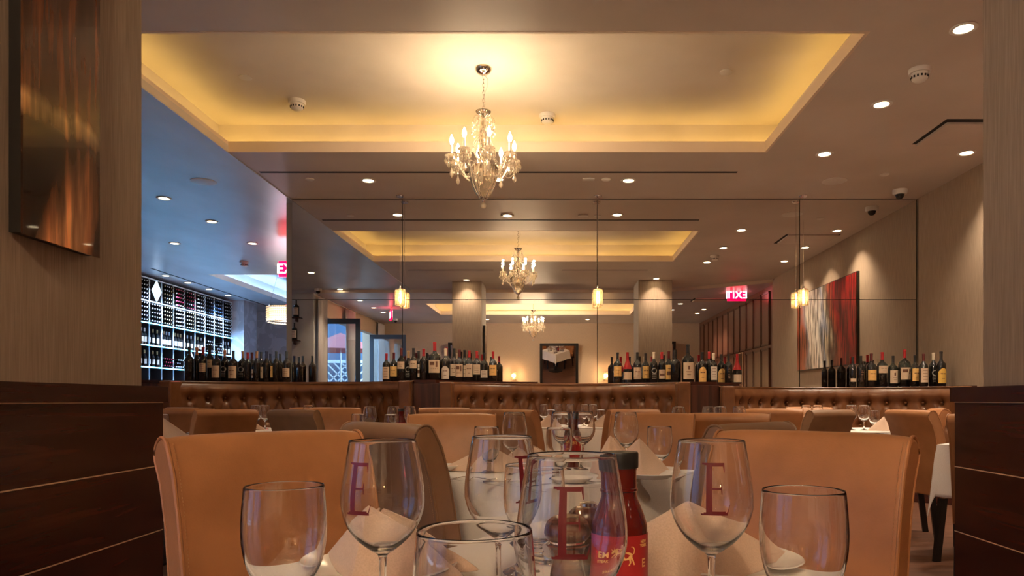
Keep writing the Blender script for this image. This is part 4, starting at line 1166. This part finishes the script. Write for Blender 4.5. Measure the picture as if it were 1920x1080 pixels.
chair(-.485, 3.30, -82, 'wide tan chair facing the camera behind the second table, rack side')
chair(.46, 3.45, -108, 'tan chair behind the second table beside the water goblet')
chair(.86, 3.55, 72, 'orange tan chair seen from behind between second table and painting side')
chair(-.27, 4.75, 48, 'tan chair whose slanted side edge stands before the middle booth table')
chair(-.62, 5.05, 80, 'thin strip of tan chair top behind the wide tan chair, closest to it')
chair(-.93, 5.9, 95, 'farthest tan chair top behind the wide tan chair')
chair(.52, 4.95, 118, 'tan chair top behind the goblet chair before the middle booth')
chair(-2.21, 4.72, 140, 'tan chair with its side edge toward the camera near the rack booth')
chair(-2.74, 5.25, 100, 'tan chair half behind another chair by the rack side pillar')
chair(-3.16, 6.05, 60, 'dark tan chair against the end of the rack booth')
chair(-1.70, 4.66, 64, 'olive brown chair seen from behind beside the napkin table', True)
chair(-1.80, 5.75, -85, 'orange tan chair with a flat wide top behind the olive brown chair')
chair(-2.03, 6.0, 95, 'sliver of tan chair top just before the rack booth')
chair(1.61, 5.25, 72, 'orange tan chair with rounded side end, middle of the painting side tables')
chair(2.27, 6.35, -90, 'tan chair top farthest back before the painting booth')
chair(1.76, 4.62, 120, 'brown olive chair with rounded near corner before the painting booth', True)
chair(2.30, 4.55, 12, 'tan chair seen from its slanted side beside the hanging tablecloth corner')
chair(2.76, 5.20, 165, 'shadowed chair between two slanted tan chairs on the painting side')
chair(2.06, 3.30, 45, 'tan chair with black front leg beside the wood pillar on the painting side')

# ------------------------------------------------------------------ tables and cloths
TZ = .76
def table(name, x, y, r, label, clabel, square=False, rot=0, cloth=.76, halfx=None, rings=64, fold=1.0, seed=0):
    t = thing('dining_table', label, 'table', (x, y, 0), rot)
    hx = halfx or r
    bm = newbm()
    if square: box(bm, -hx, hx, -r, r, TZ-.035, TZ-.006)
    else: lathe(bm, [(0,TZ-.035),(r,TZ-.035),(r,TZ-.006),(0,TZ-.006)], 48)
    obj('tabletop', bm, 'mahogany', t, False)
    bm = newbm(); lathe(bm, [(0,.03),(.045,.03),(.045,TZ-.04),(0,TZ-.04)], 20); obj('pedestal', bm, 'black_lacquer', t)
    bm = newbm(); lathe(bm, [(0,0),(.26,0),(.26,.012),(.05,.04),(0,.04)], 32); obj('base', bm, 'black_lacquer', t)
    # square cloth draped over: points beyond the top's edge fall
    bm = newbm(); n = rings; g = []; cx, cy = hx+cloth-r if square else cloth, cloth
    for j in range(n+1):
        row = []
        for i in range(n+1):
            X = (-1+2*i/n)*(cx if square else cloth); Y = (-1+2*j/n)*cloth
            if square:
                ex = max(-hx, min(hx, X)); ey = max(-r, min(r, Y)); dx, dy = X-ex, Y-ey; d = math.hypot(dx, dy)
                dirx, diry = (dx/d, dy/d) if d > 1e-6 else (0, 0)
            else:
                q = math.hypot(X, Y); d = max(0, q-r); dirx, diry = (X/q, Y/q) if q > 1e-6 else (0, 0); ex, ey = (dirx*min(q,r), diry*min(q,r))
            ang = math.atan2(Y, X)
            wv = (sin(ang*11+seed)+.6*sin(ang*17+2*seed+1))*.5
            out = .004 + d*(.06+.16*fold*(.5+.5*wv)) if d > 0 else 0
            out *= min(1, d/.05) if d > 0 else 0
            z = TZ - (d*.975 if d > .012 else d*d/.024*.6)
            z += .0006*sin(X*40+seed)*sin(Y*33)
            row.append(bm.verts.new((ex+dirx*out, ey+diry*out, z+ (0 if d>0 else 0))))
        g.append(row)
    for j in range(n):
        for i in range(n): bm.faces.new((g[j][i], g[j][i+1], g[j+1][i+1], g[j+1][i]))
    o = obj('tablecloth', bm, 'cloth_white', loc=(x, y, .002)); o.rotation_euler.z = rot
    o.modifiers.new('s','SOLIDIFY').thickness = .0015
    tag(o, clabel, 'tablecloth', 'white tablecloths')
table('a', -.03, .81, .36, 'square dining table at the front carrying the big glasses', 'white cloth on the front table under the big glasses', True, rot=pi/4, seed=.4, rings=110, cloth=.66)
table('b', -.035, 2.43, .373, 'square dining table behind the front table, corner toward the camera', 'white cloth falling in folds from the second table behind the front glasses', True, rot=pi/4, seed=1.7, rings=96, cloth=.74, fold=.5)
table('c', .12, 6.35, .38, 'rectangular table before the middle booth', 'white cloth on the table before the middle booth', True, halfx=.44, cloth=.70, seed=2)
table('d', -1.14, 4.45, .42, 'round table with sauce bottle between second table and rack booth', 'white cloth on the table with a sauce bottle toward the rack booth', seed=3, rings=48, cloth=.72)
table('e', 1.05, 4.45, .42, 'round table behind the orange tan chair on the painting side', 'white cloth mostly hidden behind the orange tan chair', seed=4, rings=48, cloth=.72)
table('f', -2.42, 5.62, .40, 'square table before the rack booth with two tall glasses', 'white cloth on the table before the rack booth', True, cloth=.68, seed=5, rings=48)
table('g', -2.62, 4.30, .42, 'round table by the wood pillar on the rack side', 'white cloth on the table peeking past the rack side pillar', seed=6, rings=48, cloth=.72)
table('h', 2.25, 5.62, .40, 'square table before the painting booth with a standing napkin', 'white cloth on the table before the painting booth', True, cloth=.68, seed=7, rings=48)
table('i', 2.55, 3.75, .38, 'square table beside the painting side pillar', 'white cloth whose corner hangs low beside the painting side pillar', True, rot=radians(45), cloth=.66, seed=8, rings=72, fold=.5)

# ------------------------------------------------------------------ tableware
WG_O = [(0,0),(.034,.0),(.0345,.0015),(.022,.004),(.010,.0075),(.0048,.014),(.0040,.03),(.0040,.055),(.0055,.066),(.014,.072),(.028,.084),(.0385,.099),(.0440,.115),(.0450,.127),(.0438,.143),(.0412,.160),(.0382,.178),(.0360,.1905)]
WG_I = [(.0355,.1915),(.0350,.1905),(.0373,.178),(.0404,.160),(.0430,.143),(.0442,.127),(.0432,.115),(.0376,.100),(.0270,.086),(.0125,.0755),(0,.0735)]
GO_O = [(0,0),(.033,0),(.0335,.002),(.024,.006),(.012,.011),(.0085,.016),(.0105,.022),(.0080,.028),(.0085,.034),(.016,.040),(.028,.051),(.036,.066),(.0405,.085),(.0418,.103),(.0412,.122),(.0398,.140),(.0392,.1465)]
GO_I = [(.0386,.148),(.0378,.1465),(.0384,.140),(.0398,.122),(.0403,.103),(.0389,.085),(.0343,.067),(.026,.053),(.014,.0445),(0,.042)]
def smoothprof(pr, n=3):
    # Catmull-Rom through the profile points
    out = []
    for i in range(len(pr)-1):
        p0 = pr[max(i-1,0)]; p1 = pr[i]; p2 = pr[i+1]; p3 = pr[min(i+2,len(pr)-1)]
        for k in range(n):
            u = k/n
            f = lambda a,b,c,d: .5*((2*b)+(-a+c)*u+(2*a-5*b+4*c-d)*u*u+(-a+3*b-3*c+d)*u**3)
            out.append((max(0, f(p0[0],p1[0],p2[0],p3[0])), f(p0[1],p1[1],p2[1],p3[1])))
    out.append(pr[-1]); out[0] = pr[0]; return out
def glass_mesh(o, i, seg, n, name):
    bm = newbm(); lathe(bm, smoothprof(o, n)+smoothprof(i, n), seg); return mesh(name, bm, 'clear_glass', True, 60)
WG_HI = glass_mesh(WG_O, WG_I, 96, 4, 'wine_glass'); WG_LO = glass_mesh(WG_O, WG_I, 28, 1, 'wine_glass')
GO_HI = glass_mesh(GO_O, GO_I, 96, 4, 'water_goblet'); GO_LO = glass_mesh(GO_O, GO_I, 28, 1, 'water_goblet')
SWG = smoothprof(WG_O, 4)
def rad_at(z):
    for a, b in zip(SWG, SWG[1:]):
        if a[1] <= z <= b[1] and z > .07: return a[0]+(b[0]-a[0])*(z-a[1])/max(1e-9, b[1]-a[1])
    return .036
def monogram():
    # serif letter E wrapped on the bowl: row by row list of filled intervals
    Hh, Wd = .054, .031; z0 = .116; bm = newbm(); rows = 90
    def iv(t):
        s = [(.22, .42)]
        if t < .035: s = [(.05, .93)]
        elif t < .05: s = [(.14, .93)]
        elif t < .20: s = [(.22,.42), (.97-.10*((t-.05)/.15)**.5 - .02, .985+.01)] if t < .19 else s
        if .035 <= t < .20:
            k = (t-.035)/.165; s = [(.22,.42), (.86+.115*k**.6, .93+.065*k)]
            if t < .075: s.append((.42, .86))
            if t < .06: s = [(.14,.93)]
        if t > .965: s = [(.05, .86)]
        elif t > .95: s = [(.14, .86)]
        elif t > .82:
            k = (.95-t)/.13; s = [(.22,.42), (.80+.04*k, .86)]
            if t > .93: s.append((.42,.80))
        if .485 < t < .525: s = [(.22,.74)]
        if .40 < t < .61 and not (.485 < t < .525): s = [(.22,.42), (.70+.02*abs(t-.505)/.1, .745)]
        return s
    for r in range(rows):
        t0, t1 = r/rows, (r+1)/rows
        for (a, b) in iv((t0+t1)/2):
            n = max(1, int((b-a)*14))
            for i in range(n):
                x0 = (a+(b-a)*i/n-.5)*Wd; x1 = (a+(b-a)*(i+1)/n-.5)*Wd; q = []
                for (x, t) in ((x0,t0),(x1,t0),(x1,t1),(x0,t1)):
                    z = z0+t*Hh; rr = rad_at(z)+.00025; an = -pi/2+x/.0437; q.append((rr*cos(an), rr*sin(an), z))
                quad(bm, *q)
    return mesh('monogram', bm, 'monogram_red', False)
MONO = monogram()
def wine_glass(x, y, label, rot=None, hi=False, mono=False, z=TZ+.004):
    o = link('wine_glass', WG_HI if hi else WG_LO, None, (x, y, z), radians(rot or 0))
    tag(o, label, 'wine glass', 'stemmed wine glasses')
    if mono or not hi:
        m = link('monogram', MONO, o) if mono else None
        if m: m['label'] = 'dark red letter E'
    return o
def goblet(x, y, label, hi=False, z=TZ+.004):
    o = link('water_goblet', GO_HI if hi else GO_LO, None, (x, y, z)); return tag(o, label, 'water goblet', 'short stemmed water goblets')
# front table
wine_glass(-.190, .777, 'wine glass beside the napkin, in front of the big tan chair', -22, True, True)
wine_glass(-.066, .860, 'wine glass with sideways red E standing behind the nearest row', 44, True, True)
wine_glass(.0125, .575, 'nearest wine glass with the large red E before the sauce bottle', -3, True, True)
wine_glass(.170, .777, 'wine glass with red E before the pinkish tan chair', -8, True, True)
goblet(-.279, .728, 'water goblet in front of the big tan chair, farthest toward the rack', True)
goblet(.241, .692, 'water goblet before the pinkish tan chair', True)
goblet(-.0555, .482, 'nearest water goblet cut off by the bottom of the picture', True)
goblet(-.030, .965, 'water goblet seen through the nearest wine glasses', True)
# second table
wine_glass(-.147, 2.49, 'wine glass on the second table above the brown napkin')
wine_glass(.022, 2.62, 'wine glass on the second table beside its sauce bottle, rack side')
wine_glass(.100, 2.64, 'wine glass on the second table behind its sauce bottle')
wine_glass(.246, 2.50, 'wine glass on the second table behind the double napkin')
goblet(-.226, 2.30, 'water goblet on the second table beside the brown napkin')
goblet(.009, 2.23, 'water goblet standing alone at the middle of the second table')
goblet(.338, 2.32, 'water goblet at the painting side edge of the second table')
def ware(kind, u, Y, label):
    (wine_glass if kind == 'w' else goblet)(PX(u, Y), Y, label)
for k, u, Y, lb in (
    ('g',303,4.22,'water goblet half hidden by the rack side pillar'),
    ('w',480,5.45,'taller of two overlapping wine glasses before the rack booth, front one'),
    ('w',497,5.65,'back one of two overlapping wine glasses before the rack booth'),
    ('g',456,5.75,'water goblet behind the napkin before the rack booth'),
    ('w',578,5.80,'lone glass rim behind the rack booth table chairs, deep in the middle'),
    ('g',672,4.30,'water goblet just above the brown chair with the rounded side'),
    ('w',693,4.55,'wine glass above the brown chair, rack side table'),
    ('w',738,4.70,'wine glass standing behind the goblet beside the small sauce bottle'),
    ('g',734,4.22,'water goblet beside the small sauce bottle, rack side table'),
    ('w',768,4.72,'wine glass at the painting side rim of the small sauce bottle table'),
    ('w',1020,6.20,'wine glass at the rack side end of the middle booth table'),
    ('w',1046,6.45,'middle wine glass of the middle booth table'),
    ('g',1033,6.10,'water goblet beside the napkins on the middle booth table'),
    ('w',1069,6.55,'wine glass at the back of the middle booth table'),
    ('w',1096,6.35,'wine glass between the two napkins on the middle booth table'),
    ('w',1112,6.15,'wine glass behind the front sauce bottle on the booth table'),
    ('g',1126,6.10,'water goblet at the painting side end of the booth table'),
    ('w',1272,4.30,'wine glass between the goblet chair and the orange tan chair'),
    ('w',1328,4.60,'wine glass rim above the orange tan chair, rack side'),
    ('w',1350,4.40,'wine glass rim above the orange tan chair, middle'),
    ('w',1386,4.62,'wine glass rim above the orange tan chair, painting side'),
    ('w',1512,5.80,'wine glass rim farthest back before the painting booth, rack side'),
    ('w',1533,5.85,'wine glass rim farthest back before the painting booth, painting side'),
    ('w',1596,5.50,'wine glass beside the standing napkin, overlapping the goblet'),
    ('w',1620,5.45,'tall wine glass just beside the standing napkin of the painting booth table'),
    ('g',1639,5.62,'water goblet behind the standing napkin of the painting booth table'),
    ('g',1588,5.60,'water goblet at the rack side of the painting booth table')): ware(k, u, Y, lb)

def plate(x, y, r, label, z=TZ+.004):
    bm = newbm(); lathe(bm, [(0,.001),(r*.58,.001),(r*.62,.0035),(r*.95,.014),(r,.017),(r*.985,.019),(r*.93,.0165),(r*.62,.008),(r*.55,.005),(0,.005)], 56)
    tag(obj('plate', bm, 'porcelain', loc=(x,y,z)), label, 'plate', 'white plates')
plate(-.375, 2.36, .056, 'white side plate on the second table, rack side edge')
plate(.285, 2.12, .085, 'white plate under the double napkin of the second table')
plate(.055, 2.09, .065, 'small white plate seen through the nearest wine glass')
plate(2.20, 3.72, .075, 'small plate on the cloth beside the painting side pillar')
plate(-.235, .95, .10, 'white plate under the napkin beside the big tan chair')
plate(.235, .97, .10, 'white plate under the napkin before the pinkish tan chair')
plate(-.05, .62, .062, 'small bread plate beside the nearest goblet')
plate(2.10, 5.40, .075, 'small plate on the painting booth table')

def napkin(x, y, h, w, rz, label, z=TZ+.004, lean=0, depth=.75, wide=1.0):
    # starched square folded to a standing tent: front ridge with two wings and a second layer behind
    t = None; bm = newbm(); n = 10
    def wing(sg, h, w, off, ang, curl):
        # triangular sheet: apex at top, ridge edge to the front foot, outer foot behind
        A = Vector((lean*.5+off*.3, off, h)); F = Vector((0, -w*.30+off, 0)); O = Vector((sg*w*wide*cos(ang), w*depth*sin(ang)+off, 0)); g = []
        for i in range(n+1):
            u = i/n; row = []
            for j in range(n+1):
                v = j/n; base = F.lerp(O, v); p = A.lerp(base, u)
                nrm = (O-F).cross(A-F).normalized()*sg
                bul = sin(pi*v)*sin(pi*min(1,u*.95))*curl
                p = p - nrm*bul; row.append(p)
            g.append(row)
        vs = [[bm.verts.new(p) for p in row] for row in g]
        for i in range(n):
            for j in range(n):
                q = [vs[i][j], vs[i][j+1], vs[i+1][j+1], vs[i+1][j]]
                bm.faces.new(q)
    wing(1, h, w, 0, .35, .008); wing(-1, h, w, 0, .42, -.006)
    wing(1, h*.93, w*1.08, .022, .55, .010); wing(-1, h*.95, w*.98, .018, .62, -.010)
    bmesh.ops.remove_doubles(bm, verts=bm.verts, dist=.0004)
    o = obj('napkin', bm, 'napkin_cloth', loc=(x,y,z)); o.rotation_euler.z = rz
    s = o.modifiers.new('s','SOLIDIFY'); s.thickness = .0022; o.modifiers.new('b','SUBSURF').levels = 1; o.modifiers['b'].render_levels = 1
    return tag(o, label, 'napkin', 'folded standing napkins')
P5 = TZ+.0095
napkin(-.243, .93, .092, .135, radians(-25), 'pink beige standing napkin seen through the wine glass, front table, rack side', z=P5, lean=-.01)
napkin(.185, .93, .100, .185, radians(14), 'large standing napkin before the pinkish tan chair', z=P5, lean=-.03)
napkin(-.215, 2.34, .090, .19, radians(12), 'brown pink folded napkin behind the sideways E glass, second table')
napkin(-.115, 2.56, .085, .15, radians(-20), 'smaller napkin behind the sideways E glass, second table')
napkin(.252, 2.15, .115, .125, radians(8), 'tall pink standing napkin behind the sauce bottle cap', z=P5)
napkin(.185, 2.42, .115, .09, radians(-30), 'narrow napkin leaning beside the tall pink one')
napkin(PX(312,4.2), 4.15, .135, .17, radians(20), 'yellowish napkin peeking past the rack side pillar')
napkin(PX(466,5.5), 5.42, .115, .16, radians(15), 'peach standing napkin before the rack booth')
napkin(PX(1030,6.1), 6.06, .11, .13, radians(15), 'peach napkin on the middle booth table, rack side')
napkin(PX(1133,6.1), 6.06, .11, .17, radians(-15), 'peach napkin on the middle booth table, painting side')
napkin(PX(1292,4.3), 4.18, .13, .12, radians(-10), 'peach napkin between goblet chair and orange tan chair')
napkin(PX(1655,5.4), 5.34, .125, .14, radians(10), 'peach napkin on the painting booth table')

def sauce_bottle(x, y, label, hi=True, z=TZ+.004, rz=0):
    t = thing('sauce_bottle', label, 'sauce bottle', (x, y, z), rz, 'dark red sauce bottles')
    bm = newbm(); pr = smoothprof([(0,.002),(.027,.0),(.030,.004),(.030,.03),(.030,.092),(.0285,.104),(.0235,.118),(.0185,.130),(.0180,.136)], 4)
    lathe(bm, pr+[(.0192,.137),(.0192,.1395),(.0180,.1405),(.0180,.158),(.0188,.162),(0,.162)], 48); obj('bottle_body', bm, 'sauce_glass', t)
    bm = newbm(); lathe(bm, [(0,.1615),(.0195,.1615),(.0200,.163),(.0200,.177),(.0190,.179),(0,.179)], 48,
        wob=lambda a, zz: 1+.012*cos(40*a)); obj('cap', bm, 'black_cap', t)
    bm = newbm(); rr = .0304; lathe(bm, [(rr,.022),(rr,.092)], 48); lb = obj('label', bm, 'label_red', t)
    def wrap(body, size, a0, zc, nm):
        link(nm, text_mesh(nm, body, size, 'label_gold', 0, .0003, 1, lambda c: (.0308*cos(-pi/2+a0+c.x/.0308), .0308*sin(-pi/2+a0+c.x/.0308), zc+c.y)), lb)
    wrap('EM', .0125, -.62, .0665, 'lettering'); wrap('STEAK', .0058, -.62, .0565, 'lettering'); wrap('E', .0125, .86, .062, 'lettering'); wrap('NEW\nYORK', .0042, .86, .083, 'lettering')
    wrap('SAUCE', .0085, -.1, .036, 'lettering')
    # gold bull
    bm = newbm(); blobs = []
    def ell(cx, cz, rx, rz_, rot=0, n=14):
        c = []; 
        for i in range(n):
            a = 2*pi*i/n; px = rx*cos(a); pz = rz_*sin(a); X = cx+px*cos(rot)-pz*sin(rot); Z = cz+px*sin(rot)+pz*cos(rot); an = -pi/2+X/.0309
            c.append(bm.verts.new((.0309*cos(an), .0309*sin(an), Z)))
        bm.faces.new(c)
    def poly(pts, cx=.002, cz=.070, s=.0105):
        vs = []
        for (X, Z) in pts:
            an = -pi/2+(cx+X*s)/.0309; vs.append(bm.verts.new((.0309*cos(an), .0309*sin(an), cz+Z*s)))
        bm.faces.new(vs)
    poly([(-.55,.05),(-.62,.35),(-.45,.58),(-.2,.66),(.1,.50),(.45,.52),(.75,.40),(.85,.10),(.78,-.2),(.5,-.22),(.1,-.30),(-.3,-.25)])
    poly([(-.55,.50),(-.60,.05),(-.85,-.12),(-1.0,-.05),(-.98,.12),(-.86,.34)])
    poly([(-.84,.32),(-.98,.42),(-1.05,.66),(-.92,.50),(-.76,.42)]); poly([(-.72,.40),(-.66,.62),(-.74,.80),(-.60,.62),(-.60,.42)])
    poly([(-.50,-.10),(-.80,-.45),(-.95,-.75),(-.78,-.72),(-.62,-.48),(-.25,-.22)]); poly([(-.30,-.20),(-.35,-.55),(-.55,-.85),(-.38,-.85),(-.18,-.55),(-.05,-.22)])
    poly([(.45,-.18),(.55,-.50),(.40,-.82),(.55,-.84),(.72,-.52),(.68,-.15)]); poly([(.66,-.15),(.86,-.42),(1.0,-.80),(1.12,-.78),(1.0,-.35),(.84,.0)])
    poly([(.80,.30),(.98,.45),(1.02,.75),(.88,.98),(.70,1.0),(.72,1.08),(.96,1.06),(1.14,.80),(1.08,.40),(.86,.18)])
    obj('bull_emblem', bm, 'label_gold', lb, False)
    return t
sb = sauce_bottle(.0695, .775, 'dark red sauce bottle with black cap and gold bull label, front table')
dup(sb, (.065, 2.74, TZ+.004), .1, 'dark red sauce bottle on the second table')
dup(sb, (PX(752,4.45), 4.45, TZ+.004), .2, 'small looking sauce bottle with red label on the rack side table')
def mill(x, y, label, knob):
    t = thing('pepper_mill', label, 'pepper mill', (x, y, TZ+.004), 0, 'dark wooden mills')
    bm = newbm(); lathe(bm, smoothprof([(0,.0),(.0235,0),(.0250,.004),(.0235,.018),(.0195,.042),(.0185,.055),(.0215,.068),(.0245,.074),(0,.075)], 3), 48); obj('body', bm, 'mill_wood', t)
    bm = newbm(); lathe(bm, [(.0205,.0750),(.0205,.0775),(0,.0775)], 40); obj('metal_collar', bm, 'chrome', t)
    bm = newbm(); lathe(bm, smoothprof([(0,.0775),(.020,.0775),(.0262,.084),(.0272,.091),(.0235,.1005),(.014,.1065),(0,.108)], 4), 48); obj('head', bm, 'mill_wood', t)
    if knob:
        bm = newbm(); lathe(bm, [(.011,.1072),(.011,.1105),(.009,.112),(0,.1125)], 28); obj('metal_knob', bm, 'chrome', t)
mill(.012, .790, 'dark wooden mill behind the nearest red E glass, front one', False)
mill(.040, .862, 'dark wooden mill with metal knob, behind the front mill', True)
def fork(x, y, rz, label, z=TZ+.005):
    bm = newbm(); pts = [(-.09,.006),(-.05,.0045),(0,.0025),(.03,.0025),(.042,.008),(.052,.0115)]
    zf = lambda u: .0022+.010*math.exp(-((u-.005)/.035)**2)
    for (a, wa), (b, wb) in zip(pts, pts[1:]):
        for s in (0, 1):
            pass
        vs = [bm.verts.new(p) for p in ((a,-wa,zf(a)),(b,-wb,zf(b)),(b,wb,zf(b)),(a,wa,zf(a)))]; bm.faces.new(vs)
    for k in range(4):
        c = -.0095+.00633*k
        for a, b in ((.052,.07),(.07,.095)):
            vs = [bm.verts.new(p) for p in ((a,c-.0016,zf(a)-.004*(a>.06)),(b,c-.0013,zf(b)-.004*(b>.06)+.003*(b>.09)),(b,c+.0013,zf(b)-.004*(b>.06)+.003*(b>.09)),(a,c+.0016,zf(a)-.004*(a>.06)))]; bm.faces.new(vs)
    bmesh.ops.remove_doubles(bm, verts=bm.verts, dist=1e-5)
    o = obj('fork', bm, 'steel', loc=(x,y,z)); o.rotation_euler.z = rz; o.modifiers.new('s','SOLIDIFY').thickness = .0016
    tag(o, label, 'fork', 'steel forks')
def knife(x, y, rz, label, z=TZ+.005):
    bm = newbm(); pts = [(-.11,.006,.0075),(-.04,.006,.005),(.0,.004,.004),(.01,.008,.008),(.06,.009,.008),(.10,.004,-.002)]
    for (a, w1, w2), (b, u1, u2) in zip(pts, pts[1:]):
        vs = [bm.verts.new(p) for p in ((a,-w1,.002),(b,-u1,.002),(b,u2,.002),(a,w2,.002))]; bm.faces.new(vs)
    bmesh.ops.remove_doubles(bm, verts=bm.verts, dist=1e-5)
    o = obj('knife', bm, 'steel', loc=(x,y,z)); o.rotation_euler.z = rz; o.modifiers.new('s','SOLIDIFY').thickness = .002
    tag(o, label, 'knife', 'steel knives')
fork(-.062, .575, radians(40), 'fork just behind the nearest goblet')
knife(-.02, .70, radians(80), 'knife lying between the nearest goblet and the mills')
fork(-.27, 2.06, radians(15), 'fork before the side plate of the second table')
knife(-.11, 2.03, radians(5), 'knife near the front edge of the second table')
fork(.16, 2.05, radians(-50), 'fork before the lone goblet of the second table')
